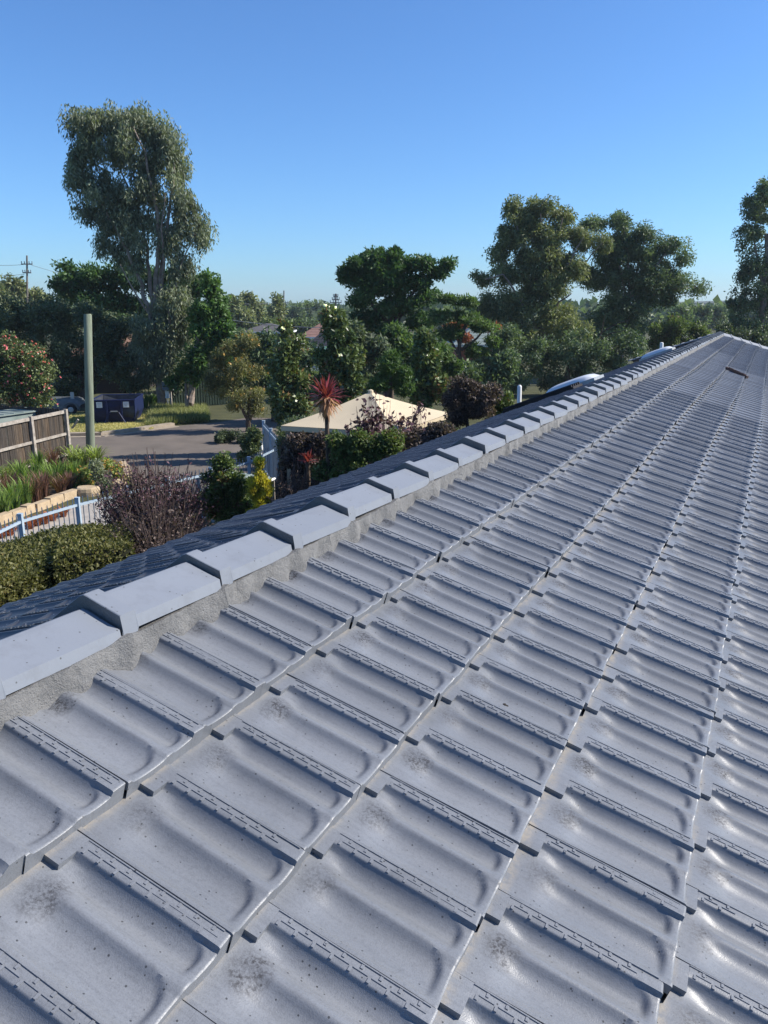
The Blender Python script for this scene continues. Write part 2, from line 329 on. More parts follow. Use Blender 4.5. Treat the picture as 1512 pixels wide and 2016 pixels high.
def leaf_arrays(P, D, ln, wd, fold=None):
    n = len(P); D = unit(D); N = unit(rng.normal(size=(n, 3))); S = unit(np.cross(D, N))
    ln = np.broadcast_to(ln, (n,))[:, None]; wd = np.broadcast_to(wd, (n,))[:, None]
    Nn = np.cross(D, S)
    a = P; b = P + D*ln*0.45 + S*wd*0.5 + Nn*wd*0.15; c = P + D*ln; d = P + D*ln*0.45 - S*wd*0.5 + Nn*wd*0.15
    V = np.stack([a, b, c, d], 1).reshape(-1, 3); Q = np.arange(n*4).reshape(n, 4); return V, Q
def ball(n, p=0.5):
    d = unit(rng.normal(size=(n, 3))); r = rng.random(n)**p; return d*r[:, None]
def crown(lobes, Y, n_leaf, ln=0.16, wd=0.06, cr=0.5, sub=None, droop=0.0, flat=1.0, depth=1.0, up=0.0, shell=0.45, tvar=0.3, ysp=None):
    """leaf clumps spread through lobes given as (px, py, rx_px, ry_px[, depth shift m])"""
    s = Y/FPX; w = np.array([l[2]*l[3] for l in lobes], float); w /= w.sum()
    area = sum(l[2]*l[3] for l in lobes)*s*s*math.pi
    nsub = sub or max(6, int(area/(cr*cr)*1.1)); PP, TT = [], []
    for l, ww in zip(lobes, w):
        c = AT(l[0], l[1], Y + (l[4] if len(l) > 4 else 0)); rx, ry = l[2]*s, l[3]*s
        rd = max(rx, ry)*depth if ysp is None else ysp
        k = max(2, int(round(nsub*ww))); b = ball(k, shell)
        cc = c + b*np.array([max(rx-cr*0.6, rx*0.45), max(rd-cr*0.6, rd*0.45), max(ry-cr*0.5, ry*0.45)])
        for q in cc:
            m = max(4, int(n_leaf*ww/k*rng.uniform(0.6, 1.4))); r = cr*rng.uniform(0.6, 1.25)
            PP.append(q + ball(m, 0.55)*np.array([r, r, r*flat])); TT.append(np.clip(rng.normal(0.42, tvar*0.6) + rng.normal(0, tvar*0.5, m), 0, 1))
    P = np.concatenate(PP); T = np.concatenate(TT); n = len(P)
    P[:, 2] = np.maximum(P[:, 2], 0.05)
    D = rng.normal(size=(n, 3)); D = unit(D); D[:, 2] += up - droop*1.6
    V, Q = leaf_arrays(P, D, ln*rng.uniform(0.7, 1.3, n), wd*rng.uniform(0.7, 1.3, n)); return V, Q, T
def limb(mb, pts, Y, r0, r1, n=7, dy=0.0):
    P = []
    for i, p in enumerate(pts):
        q = AT(p[0], p[1], Y + dy*i/max(1, len(pts)-1)); P.append(q)
    # resample to soften
    P = np.array(P); t = np.linspace(0, len(P)-1, (len(P)-1)*3+1); Pi = np.stack([np.interp(t, range(len(P)), P[:, k]) for k in range(3)], 1)
    Pi[1:-1] += rng.normal(0, r0*0.25, (len(Pi)-2, 3))
    mb.tube(Pi, list(np.linspace(r0, r1, len(Pi))), n)
def tree(name, label, cat, Y, lobes, mat, n, trunk, bark='bark_dark', group=None, extra=(), limbs=(), base=None, **kw):
    """thing > trunk (with its limbs), crown"""
    b = np.array(AT(trunk[0][0], trunk[0][1], Y)) if base is None else np.array(base, float); b[2] = 0
    root = thing(name, label, cat, b, group)
    mb = MB(); r0 = kw.pop('r0', 0.16)
    P0 = AT(trunk[0][0], trunk[0][1], Y); 
    limb(mb, trunk, Y, r0, r0*0.6)
    if P0[2] > 0.02: mb.tube([(P0[0], P0[1], -0.1), P0], [r0*1.25, r0], 7)
    for L_ in limbs: limb(mb, L_[0], Y, L_[1], L_[2], 6, L_[3] if len(L_) > 3 else 0)
    reloc(mb, b).build('trunk', M[bark], root, smooth=True)
    V, Q, T = crown(lobes, Y, n, **kw)
    o = link('crown', np_mesh('crown', V-b, Q, M[mat], T), root)
    for (nm, mt, k, l_, w_) in extra:
        idx = rng.choice(len(V)//4, k, replace=False); pts = V.reshape(-1, 4, 3)[idx, 2] + rng.normal(0, 0.04, (k, 3))
        pts[:, 1] -= 0.06; pts[:, 2] += 0.05
        P = np.repeat(pts, 6, 0); D = rng.normal(size=(k*6, 3))
        v, q = leaf_arrays(P, D, l_, w_); fo = link(nm, np_mesh(nm, v-b, q, M[mt], rng.random(len(q))), root); fo['kind'] = 'stuff'
    return root

# ------------------------------------------------------------------ roof frame
A_ = R_(25.918); P_ = R_(20.076); HN = 1.1543; W = 0.22; GA = 0.33248; V0 = -0.62656; U0 = 3.396
rd = np.array([math.sin(A_), math.cos(A_), 0]); ho = np.array([math.cos(A_), -math.sin(A_), 0]); zz = np.array([0, 0, 1.0])
dn = math.cos(P_)*ho - math.sin(P_)*zz; nn = math.sin(P_)*ho + math.cos(P_)*zz
PL_ = R_(21.7); dnl = -math.cos(PL_)*ho - math.sin(PL_)*zz; nnl = -math.sin(PL_)*ho + math.cos(PL_)*zz
VR = -1.035
RG = CAM - HN*nn + VR*dn                      # ridge line origin (along = 0)
def RP(al, v, off=0.0): return RG + al*rd + (v-VR)*dn + off*nn        # right slope: along, v, offset
def LP(al, d, off=0.0): return RG + al*rd + d*dnl + off*nnl          # left slope: along, distance down
AL0, AL1 = -2.6, 24.4                         # ridge from behind the eye to the hip
DEPTH_R, DEPTH_L = 3.15, 3.15                 # slope lengths
house = thing('house', 'long single-storey house under the pale grey painted tile roof', 'house', (RG[0], RG[1], 0))
HB = np.array([RG[0], RG[1], 0])
e = DEPTH_L
# deck under the tiles: the roof part
mb = MB()
c1 = RG + AL0*rd; c2 = RG + AL1*rd; dz = -0.062*zz
er0, er1 = RP(AL0, VR+e), RP(AL1+e*math.cos(P_), VR+e); el0, el1 = LP(AL0, e), LP(AL1+e*math.cos(P_), e)
mb.add([p+dz for p in (c1, c2, er1, er0, el1, el0)], [(0, 3, 2, 1), (0, 1, 4, 5), (1, 2, 4)])
roof = reloc(mb, HB).build('roof', M['deck'], house)
mb = MB()                                      # walls
ins = 0.5; zt = er0[2]-0.12
wl_ = [RG+(AL0+0.4)*rd+ho*(e*.94-ins), RG+(AL1+e*.94-ins)*rd+ho*(e*.94-ins), RG+(AL1+e*.94-ins)*rd-ho*(e*.94-ins), RG+(AL0+0.4)*rd-ho*(e*.94-ins)]
V_ = [(p[0], p[1], 0) for p in wl_]+[(p[0], p[1], zt) for p in wl_]
gp = RG+(AL0+0.4)*rd; V_.append((gp[0], gp[1], RG[2]-0.12))
mb.add(V_, [(0, 1, 5, 4), (1, 2, 6, 5), (2, 3, 7, 6), (3, 0, 4, 8, 7)]); reloc(mb, HB).build('wall', M['brick'], house)
for side, p0, p1 in ((1, er0, er1), (-1, el0, el1)):
    mb = MB(); q0, q1 = p0 + ho*side*0.03 - zz*0.10, p1 + ho*side*0.03 - zz*0.10
    mb.box((q0+q1)/2, (np.linalg.norm(q1-q0), 0.11, 0.10), rd, ho, zz); reloc(mb, HB).build('gutter', M['fascia'], house)

# ------------------------------------------------------------------ the tile
def smooth(a, b, x): t = np.clip((x-a)/(b-a), 0, 1); return t*t*(3-2*t)
RH = 0.029
def tile_height(t, y, top=False):
    """height of the exposed tile; t 0..1 across (away along the ridge), y metres down the slope"""
    tt = [0, 0.035, 0.055, 0.10, 0.16, 0.24, 0.32, 0.38, 0.43, 0.465, 0.49, 0.515, 0.55, 0.60, 0.65, 0.70, 0.74, 0.78, 0.81, 0.83, 0.8445, 0.852, 1.0]
    hh = [25, 25, 20, 12.5, 7.5, 3.5, 0.5, 2.0, 6.5, 12.0, 18.0, 20.0, 17.5, 11.0, 4.5, 0.0, 1.5, 5.5, 10.5, 15.5, 20.0, 25.5, 26]
    prof = np.interp(t, tt, hh)
    # soften by sampling
    for d in (0.004, 0.007): prof = prof*0.5 + 0.25*(np.interp(np.clip(t-d, 0, 1), tt, hh)+np.interp(np.clip(t+d, 0, 1), tt, hh))
    hd = np.interp(t, [0, .035, .06, .3, .81, .84, .856, 1], [25, 25, 18, 15.0, 14.0, 22, 26, 26])
    lip = np.interp(t, [0, .035, .07, .16, .28, .38, .45, .485, .56, .60, .72, .80, .836, .852, 1], [25, 25, 17, 14, 12.5, 12.5, 14.0, 18.5, 18.5, 14.0, 12.5, 13.5, 16, 26, 26])
    e2 = np.clip((t-0.24)/0.25, 0, 1); e1 = np.clip((t-0.69)/0.16, 0, 1)
    bow = np.where(t < 0.54, 0.034*e2**4, 0.024*e1**4)
    ws = smooth(0.020, 0.095, y - np.where(t < 0.54, 0.022, 0.0)) if not top else np.ones_like(y)
    we = 1 - smooth(GA-0.026, GA-0.013, y + bow)
    z = hd*(1-ws)*(y < GA*0.5) + prof*np.where(y < GA*0.5, ws, we) + lip*(1-we)*(y >= GA*0.5)
    tab = (t > 0.68) & (y < 0.034)
    if not top: z = np.where(tab, 25.6, z)
    # nose rounding
    z = z - 1.8*smooth(GA-0.004, GA, y)**2
    return z*0.001
TILT = 0.032/GA
def tile_mesh(name, mat, ts, ys, ribs=True, top=False, var=0):
    ts = np.array(ts); ys = np.array(ys); T, Y = np.meshgrid(ts, ys, indexing='ij')
    Z = tile_height(T, Y, top) - 0.0256 + np.maximum(Y, -0.02)*TILT
    if var:
        ph = rng.uniform(0, 6.28, 6); am = rng.uniform(0.4, 1.0, 3)*0.001
        Z = Z + am[0]*np.sin(T*7+ph[0])*np.sin(Y*19+ph[1]) + am[1]*np.sin(T*15+ph[2]+Y*11) + am[2]*(Y/GA)*np.sin(T*4+ph[3])
        Y = Y + 0.0012*np.clip(Y/GA-0.8, 0, 1)*5*np.sin(T*9+ph[4])
    Xc = -T*W; Xc = np.where(T >= 0.999, -(W-0.0025), Xc)
    nt_, ny = T.shape; V = np.stack([Xc, Y, Z], -1).reshape(-1, 3).tolist(); F = []; UV = np.stack([T, np.clip(Y, 0, 1)/GA], -1).reshape(-1, 2).tolist()
    I = lambda i, j: i*ny+j
    for i in range(nt_-1):
        for j in range(ny-1): F.append((I(i, j), I(i, j+1), I(i+1, j+1), I(i+1, j)))
    # nose face, side edges
    def skirt(idx, dx, dyy, depth):
        nonlocal V, F, UV
        o = len(V)
        for k in idx:
            p = V[k]; V.append([p[0]+dx, p[1]+dyy, depth(p)]); UV.append(UV[k])
        for a in range(len(idx)-1): F.append((idx[a], o+a, o+a+1, idx[a+1]))
    skirt([I(i, ny-1) for i in range(nt_)], 0, 0.003, lambda p: -0.030)          # down onto the next course
    o = len(V)
    idx = [I(i, ny-1) for i in range(nt_)]
    skirt([I(nt_-1, j) for j in range(ny-1, -1, -1)], 0, 0, lambda p: p[2]-0.02)
    skirt([I(0, j) for j in range(ny)], 0, 0, lambda p: p[2]-0.02)
    if ribs:
        zr = lambda y: 0.0004+y*TILT
        def bar(t0, t1, y0, y1, h):
            o = len(V); x0, x1 = -t0*W, -t1*W
            for (x, y, k) in ((x0, y0, 0), (x1, y0, 0), (x1, y1, 0), (x0, y1, 0)):
                V.append([x, y, zr(y)-0.003]); UV.append([0.93, y/GA])
            for (x, y) in ((x0, y0), (x1, y0), (x1, y1), (x0, y1)):
                xs = x + (0.0008 if x == x1 else -0.0008); V.append([xs, y, zr(y)+h]); UV.append([0.93, y/GA])
            F.extend([(o+4, o+7, o+6, o+5), (o, o+4, o+5, o+1), (o+1, o+5, o+6, o+2), (o+2, o+6, o+7, o+3), (o+3, o+7, o+4, o)])
        bar(0.968, 0.986, 0.034, GA-0.012, 0.0020)          # long rib beside the lap
        n = 8; step = (GA-0.055)/n
        for k in range(n):
            y = 0.042+k*step+(rng.normal(0, 0.0015) if var else 0)
            if var and rng.random() < 0.1: continue
            bar(0.856, 0.905, y, y+0.0050, 0.0013)          # cross ticks, outer row
            bar(0.928, 0.970, y+step*0.45, y+step*0.45+0.0050, 0.0015)
            bar(0.902, 0.920, y+0.0055, y+step*0.95, 0.0015)  # short dashes between
    me = bpy.data.meshes.new(name); me.from_pydata(V, [], F); me.materials.append(mat)
    uvl = me.uv_layers.new(name='UVMap'); li = np.empty(len(me.loops), np.int32); me.loops.foreach_get('vertex_index', li)
    uvl.data.foreach_set('uv', np.array(UV, np.float32)[li].ravel())
    me.polygons.foreach_set('use_smooth', [True]*len(me.polygons)); me.set_sharp_from_angle(angle=R_(38)); me.update()
    return me, np.array(V), F, np.array(UV)
TS = [0, .02, .036, .045, .058, .075, .10, .14, .18, .22, .26, .29, .32, .345, .37, .40, .43, .46, .485, .505, .525, .55, .58, .61, .64, .67, .6799, .6801, .70, .72, .74, .755, .77, .783, .795, .807, .818, .828, .836, .8445, .849, .853, .862, .93, .96, 1.0]
YS = [-0.03, 0, .012, .022, .0339, .0341, .042, .05, .058, .066, .075, .086, .10, .13, .17, .21, .25, .272] + [GA-0.058+i*0.0042 for i in range(10)] + [GA-.016, GA-.012, GA-.008, GA-.005, GA-.0025, GA]
hi, hiV, hiF, hiUV = tile_mesh('tile', M['tile'], TS, YS)
hi_top, tV, tF, tUV = tile_mesh('tile_top', M['tile'], TS, YS, top=True)
his = [hi]+[tile_mesh('tile', M['tile'], TS, YS, var=1)[0] for _ in range(5)]
tops = [hi_top]+[tile_mesh('tile_top', M['tile'], TS, YS, top=True, var=1)[0] for _ in range(4)]
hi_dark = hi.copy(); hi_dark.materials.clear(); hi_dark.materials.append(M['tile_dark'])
TSl = [0, .05, .09, .32, .43, .53, .62, .6799, .6801, .76, .81, .855, 1.0]; YSl = [-0.02, 0, .0339, .0341, .075, .2, GA-.036, GA-.02, GA-.006, GA]
lo, loV, loF, loUV = tile_mesh('tile_lo', M['tile'], TSl, YSl, ribs=False)
lot, lotV, lotF, lotUV = tile_mesh('tile_lot', M['tile'], TSl, YSl, ribs=False, top=True)

def frame(X, Y, Z, O):
    return np.array([[X[0], Y[0], Z[0], O[0]], [X[1], Y[1], Z[1], O[1]], [X[2], Y[2], Z[2], O[2]], [0, 0, 0, 1.0]])
def project(p):
    d = np.array(p)-CAM; z = d@Fv
    return (756+FPX*(d@Rv)/z, 1008-FPX*(d@Uv)/z, z)
wave = lambda al, k: (0.006*math.sin(al*0.9+k*1.3) + (0.016*math.sin(al*0.37+k*0.8+1.0) if al > 7 else 0.016*math.sin(7*0.37+k*0.8+1.0)*max(0, (al-3)/4)))*(0 if k <= 1 else 1)
slots = []                                           # (score, matrix, kind, along, v)
ncr = int((DEPTH_R-0.07)/GA)
for k in range(1, 11):
    v = V0 + (k-2)*GA
    if v + GA > VR + e + 0.1: break
    off = U0-0.68+(0.0 if k % 2 == 0 else 0.5)
    i0 = int((AL0/W)-off)-1
    for i in range(i0, 140):
        al = (off+i)*W
        if al < AL0 or al + W > AL1 + (v-VR)*math.cos(P_)+0.08: continue
        dv = wave(al, k); jz = rng.normal(0, 0.0014)
        O = RP(al, v+dv+rng.normal(0, 0.0022), jz); rot = rng.normal(0, 0.006)
        X = -rd*math.cos(rot)+dn*math.sin(rot); Y = dn*math.cos(rot)+rd*math.sin(rot)
        c = RP(al+W/2, v+GA/2); px, py, z = project(c)
        vis = z > 0.1 and -150 < px < 1660 and -50 < py < 2170
        ct = (CAM-c)@nn/np.linalg.norm(CAM-c); sc = ct/((CAM-c)@(CAM-c)) if vis else -1
        slots.append((sc, frame(X, Y, nn, O), 'top' if k == 1 else 'std', al, v))
for k in range(0, 9):
    d0 = 0.075 + k*GA
    off = 0.3+(0.0 if k % 2 == 0 else 0.5)
    for i in range(int(AL0/W)-1, 140):
        al = (off+i)*W
        if al - W < AL0 or al > AL1 + d0*math.cos(P_)+0.06: continue
        O = LP(al, d0+rng.normal(0, 0.002), rng.normal(0, 0.001)); rot = rng.normal(0, 0.004)
        X = rd*math.cos(rot)+dnl*math.sin(rot); Y = dnl*math.cos(rot)-rd*math.sin(rot)
        c = LP(al-W/2, d0+GA/2); px, py, z = project(c)
        vis = z > 0.1 and -100 < px < 1600
        ct = max(0, (CAM-c)@nnl/np.linalg.norm(CAM-c)); sc = ct/((CAM-c)@(CAM-c)) if vis else -1
        slots.append((sc, frame(X, Y, nnl, O), 'left', al, d0))
slots.sort(key=lambda s: -s[0])
Toff = np.eye(4); Toff[:3, 3] = -HB
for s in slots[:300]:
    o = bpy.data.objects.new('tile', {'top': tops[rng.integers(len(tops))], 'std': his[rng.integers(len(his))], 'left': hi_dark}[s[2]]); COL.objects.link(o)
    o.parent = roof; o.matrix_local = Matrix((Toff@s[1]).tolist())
def join_tiles(name, items, mat):
    Vs, Fs, UVs, rr, old = [], [], [], [], []; o = 0
    for s in items:
        Vt, Ft, Ut = (lotV, lotF, lotUV) if s[2] == 'top' else (loV, loF, loUV)
        m = Toff@s[1]; Vs.append(Vt@m[:3, :3].T+m[:3, 3]); Fs.append(np.array(Ft, np.int32)+o); UVs.append(Ut); o += len(Vt)
        rr.append(np.full(len(Ft), rng.random())); old.append(np.full(len(Ft), 1.0*(s[3] > 14.1 + 0.9*(s[4] < 0.05) + 2.5*(s[4] < -0.5))*rng.uniform(0.75, 1.0)))
    V = np.concatenate(Vs); F = np.concatenate(Fs); U = np.concatenate(UVs)
    me = np_mesh(name, V, F, mat); li = F.ravel()
    uvl = me.uv_layers.new(name='UVMap'); uvl.data.foreach_set('uv', np.ascontiguousarray(U[li], np.float32).ravel())
    a = me.attributes.new('tile_rand', 'FLOAT', 'FACE'); a.data.foreach_set('value', np.concatenate(rr).astype(np.float32))
    a = me.attributes.new('old', 'FLOAT', 'FACE'); a.data.foreach_set('value', np.concatenate(old).astype(np.float32))
    me.polygons.foreach_set('use_smooth', np.ones(len(F), bool)); me.set_sharp_from_angle(angle=R_(38))
    o = link(name, me, roof); o['kind'] = 'stuff'; return o
rest = slots[300:]
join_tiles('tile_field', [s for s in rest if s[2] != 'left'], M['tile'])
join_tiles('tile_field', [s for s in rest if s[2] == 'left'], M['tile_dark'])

# ridge caps: thing house > roof > ridge_cap
def cap_mesh(name, Lc=0.405):
    prof = [(-0.116, -0.044), (-0.110, -0.024), (-0.06, 0.014), (-0.012, 0.0490), (0, 0.0530), (0.012, 0.0500), (0.055, 0.0365), (0.109, 0.0205), (0.114, -0.008)]
    prof = [(-a, b) for a, b in prof]                    # local +Y points to the far slope
    st = [(0, 0.026), (0.002, 0.0275), (0.046, 0.0268), (0.050, 0.0125), (0.355, 0.0020), (0.362, -0.004), (Lc, -0.008)]
    mb = MB(); n = len(prof)
    P = []
    for (x, dz_) in st:
        for ii, (s_, z) in enumerate(prof):
            k = 0.86 if x > 0.36 else 1.0; P.append((x, s_*k, z+dz_-(0.024 if x < 0.05 and ii in (0, n-1) else 0)))
    F = [(i*n+k, (i+1)*n+k, (i+1)*n+k+1, i*n+k+1) for i in range(len(st)-1) for k in range(n-1)]
    mb.add(P, F)
    mb.cur = 1                                           # mortar-filled near end
    q = [(0, s_, z+0.026) for (s_, z) in prof]; q2 = [(0.006, s_*1.0, z-0.022) for (s_, z) in prof]
    mb.add(q+q2, [(k, k+1, n+k+1, n+k) for k in range(n-1)])
    me = bpy.data.meshes.new(name); me.from_pydata(mb.v, [], mb.f); me.materials.append(M['cap']); me.materials.append(M['mortar'])
    me.polygons.foreach_set('material_index', mb.mi); me.update(); return me
capm = cap_mesh('ridge_cap')
def put_cap(O, X, side, up_):
    o = bpy.data.objects.new('ridge_cap', capm); COL.objects.link(o); o.parent = roof
    o.matrix_local = Matrix((Toff@frame(X, side, up_, O)).tolist())
CS = 0.361
k0 = int((AL0-1.225)/CS)
k = k0
while 1.225+k*CS < AL1+0.05:
    al = 1.225+k*CS
    t_ = rng.normal(0, 0.012); X = rd*math.cos(t_)+ho*math.sin(t_); S_ = np.cross(zz, X)
    put_cap(RG+al*rd+zz*(0.004+rng.normal(0, 0.003))+ho*rng.normal(0, 0.003), X, S_, zz); k += 1
# hips at the far end
for sgn in (1, -1):
    a0 = RG+AL1*rd; dirh = (rd+sgn*ho)/math.sqrt(2); tp = math.tan(P_)/math.sqrt(2); dirh = dirh/math.sqrt(1+tp*tp) - zz*tp/math.sqrt(1+tp*tp)
    X = -dirh; S_ = np.cross(zz, X); S_ /= np.linalg.norm(S_); Zu = np.cross(X, S_)
    for j in range(int(e*1.35/CS)):
        put_cap(a0 + dirh*(0.42+j*CS) + zz*0.012, X, S_, Zu)
# mortar bedding
mb = MB(); als = np.concatenate([np.arange(AL0, 8, 0.018), np.arange(8, AL1+0.1, 0.06)]); n_ = len(als)
for side in (1, -1):
    P = []
    for al in als:
        w1, w2 = rng.normal(0, 0.0026), rng.normal(0, 0.0028)
        jl = math.exp(-(((al-1.225-0.004+CS/2) % CS - CS/2)/0.022)**2) if side > 0 else 0; lump = 0.007*math.sin(al*17.0)+0.005*math.sin(al*41.0+1)+0.004*math.sin(al*67.0+2)
        for (v_, o_) in ((0.150+lump+w1, -0.052), (0.137+lump+w1, -0.014), (0.126+lump*0.8+w2+0.006*jl, 0.014), (0.1125+lump*0.1+w2*0.6+0.006*jl, 0.042+0.016*jl), (0.076, 0.022+0.008*jl)):
            P.append(RP(al, VR+v_, o_) if side > 0 else LP(al, v_, o_))
    F = [(i*5+k, (i+1)*5+k, (i+1)*5+k+1, i*5+k+1) if side < 0 else (i*5+k, i*5+k+1, (i+1)*5+k+1, (i+1)*5+k) for i in range(n_-1) for k in range(4)]
    mb.add(P, F)
reloc(mb, HB).build('mortar_bedding', M['mortar'], roof, smooth=True)

# skylights and vent pipes on the far slope
def skylight(al, d, wl2, ln2, h):
    mb = MB(); O = LP(al, d, 0.0)
    fr = MB(); fr.box(O+nnl*0.03, (ln2*2+0.07, wl2*2+0.07, 0.10), rd, dnl, nnl)
    N = 12; P = []
    for i in range(N+1):
        for j in range(N+1):
            a, b = i/N*2-1, j/N*2-1; hh = h*((1-a**4)*(1-b**4))**0.6
            P.append(O + rd*a*ln2 + dnl*b*wl2 + nnl*(0.082+hh))
    mb.add(P, [(i*(N+1)+j, (i+1)*(N+1)+j, (i+1)*(N+1)+j+1, i*(N+1)+j+1) for i in range(N) for j in range(N)])
    f = reloc(mb, HB).build('skylight', M['white'], house, smooth=True); reloc(fr, HB).build('frame', M['silver'], f)
skylight(14.5, 1.95, 0.46, 0.40, 0.10); skylight(24.6, 1.75, 0.44, 0.38, 0.10)
def pipe(px, py0, py1, Y, r):
    a, b = AT(px, py1, Y), AT(px, py0, Y); mb = MB(); mb.tube([a-zz*0.5, b-zz*0.04, b-zz*0.015, b], [r, r, r*0.9, r*0.5], 12)
    reloc(mb, HB).build('vent_pipe', M['white_paint'], house, smooth=True)
pipe(1023, 758, 803, 14.4, 0.04); pipe(1303, 674, 692, 27, 0.06)
mb = MB(); O = LP(13.6, 2.3, 0.03); mb.box(O, (0.7, 1.3, 0.06), rd, dnl, nnl)
for j in range(5): mb.tube([LP(13.3+j*0.15, 1.68, 0.075), LP(13.3+j*0.15, 2.92, 0.075)], 0.03, 6)
reloc(mb, HB).build('solar_heating_mat', M['dark_panel'], house)

# plank lying on the roof and small clods
def lay(al, v, off, L_, w_, h_, ang, name, label, cat, mat):
    X = rd*math.cos(ang)+dn*math.sin(ang); Y = np.cross(nn, X); mb = MB(); O = RP(al, v, off)
    mb.box(O, (L_, w_, h_), X, Y, nn); mb.box(O+nn*h_*0.55, (L_*0.8, w_*0.35, h_*0.4), X, Y, nn)
    o = reloc(mb, O).build(name, mat, loc=tuple(O)); return tag(o, label, cat)
p0, p1 = RP(14.25, -0.30, 0.05), RP(14.0, 0.10, 0.05)
lay(14.1, -0.09, 0.030, 0.42, 0.06, 0.04, math.atan2(0.40, -0.25), 'timber_plank', 'dark brown length of old timber lying across the painted tiles', 'plank', M['rusty'])
for (px, py, r, lab) in ((662, 1512, 0.010, 'largest dark dirt clod lying on a pale grey roof tile'), (717, 1398, 0.0075, 'dark oval seed pod lying in a roof tile pan beside the dirt clod'),
                         (990, 1391, 0.007, 'pale brown crumb of dirt on a roof tile'), (1265, 1828, 0.0075, 'flat dark bark chip lying in a roof tile pan'), (1416, 1268, 0.007, 'cream lump of grit lodged at a tile joint')):
    d = ray(px, py); c = CAM + d*((-HN-0.018)/(d@nn)); mb = MB()
    for q in range(4):
        N = 6; ctr = rng.normal(0, r*0.55, 3)*np.array([1, 1, 0.3]); P = []; rr_ = r*rng.uniform(0.5, 0.9)
        for a in range(1, N):
            for b in range(8):
                th, ph = math.pi*a/N, 2*math.pi*b/8; k = rr_*rng.uniform(0.75, 1.2); P.append(ctr+k*np.array([math.sin(th)*math.cos(ph)*1.2, math.sin(th)*math.sin(ph), math.cos(th)*0.8+0.5]))
        F = [(a*8+b, a*8+(b+1) % 8, (a+1)*8+(b+1) % 8, (a+1)*8+b) for a in range(N-2) for b in range(8)]+[tuple(range(7, -1, -1)), tuple((N-2)*8+b for b in range(8))]
        mb.add(P, F)
    o = mb.build({662: 'dirt_clod', 717: 'seed_pod', 990: 'dirt_crumb', 1265: 'bark_chip', 1416: 'grit_lump'}[px], M['clod'] if 'cream' not in lab else M['sandstone'], loc=tuple(c)); tag(o, lab, 'debris')

# ------------------------------------------------------------------ ground
def sheet(name, pts, z, mat, kind='structure', sub=0):
    me = bpy.data.meshes.new(name); me.from_pydata([(float(p[0]), float(p[1]), z) for p in pts], [], [tuple(range(len(pts)))]); me.materials.append(mat); me.update()
    if me.polygons[0].normal.z < 0: me.flip_normals()
    o = link(name, me); o['kind'] = kind; return o
sheet('ground', [(-1600, -150), (1600, -150), (1600, 1500), (-1600, 1500)], 0.0, M['lawn'])
road_px = [(-500, 868), (0, 862), (137, 860), (200, 858.5), (262, 851), (300, 845), (345, 839), (420, 833), (490, 822), (545, 824), (548, 870), (500, 925), (420, 985), (330, 1000), (272, 965), (250, 930), (205, 905), (137, 890), (-500, 925)]
sheet('road', [G(*p) for p in road_px], 0.008, M['asphalt'])
# kerb along the far side
kp = [G(*p) for p in [(-500, 868), (0, 862), (137, 860), (200, 858.5), (262, 851), (300, 845), (345, 839)]]
mb = MB()
for i in range(len(kp)-1):
    a, b = kp[i], kp[i+1]; d = b-a; L_ = np.linalg.norm(d); d /= L_; nrm = np.array([-d[1], d[0], 0])
    if i: a = a - d*0.02
    mb.box((a+b)/2+nrm*0.16+zz*0.05, (L_, 0.30, 0.16), d, nrm, zz)
    mb.box((a+b)/2-nrm*0.15+zz*0.006, (L_, 0.30, 0.03), d, nrm, zz)
o = mb.build('kerb', M['kerb']); o['kind'] = 'structure'
# footpath and garden bed soil
sheet('footpath', [G(*p) for p in [(-300, 1180), (-300, 1140), (0, 1045), (130, 998), (200, 985), (262, 985), (330, 1010), (330, 1060), (120, 1100)]], 0.012, M['concrete'])
sheet('garden_soil', [G(*p) for p in [(-300, 1120), (0, 1030), (130, 985), (175, 972), (240, 968), (258, 940), (240, 912), (205, 900), (137, 892), (0, 915), (-300, 960)]], 0.016, M['soil'])

# sandstone edging: thing > stone
edge = [G(-120, 1078), G(0, 1035), G(75, 1008), (G(130, 988)), G(160, 978)]
se = thing('sandstone_edging', 'low pale sandstone edging along the garden bed beside the footpath', 'edging', edge[1])
def stones(path, root, wd=0.20, hh=0.20):
    base = np.array(root.location)
    for i in range(len(path)-1):
        a, b = path[i], path[i+1]; L_ = np.linalg.norm(b-a); d = (b-a)/L_; nrm = np.array([-d[1], d[0], 0]); s = 0
        while s < L_-0.1:
            l = min(rng.uniform(0.45, 0.75), L_-s); mb = MB(); hq = hh*rng.uniform(0.85, 1.1)
            mb.box(a+d*(s+l/2)+nrm*(0.14+rng.normal(0, 0.015))+zz*hq/2, (l-0.02, wd, hq), d, nrm, zz, taper=0.93)
            reloc(mb, base).build('stone', M['sandstone'], root); s += l
stones(edge, se)
edge2 = [G(238, 966), G(256, 950), G(258, 930), G(250, 918)]
se2 = thing('sandstone_edging', 'short sandstone edging curving round the yellow-flowered end of the garden bed', 'edging', edge2[0]); stones(edge2, se2, 0.22, 0.2)
# flat topped boulder
c = G(172, 975); mb = MB(); P = []
for (z, k) in ((0, 1.0), (0.12, 1.05), (0.2, 1.0), (0.23, 0.86)):
    for b in range(14): th = 2*math.pi*b/14; r = 0.24*k*(1+0.07*math.sin(3*th+1)+0.05*math.sin(5*th)); P.append((r*math.cos(th)*1.25, r*math.sin(th), z))
mb.add(P, [(a*14+b, a*14+(b+1) % 14, (a+1)*14+(b+1) % 14, (a+1)*14+b) for a in range(3) for b in range(14)]+[tuple(42+b for b in range(14))])
tag(mb.build('boulder', M['sandstone'], loc=tuple(c)), 'flat-topped pale sandstone boulder set in the garden bed', 'boulder')

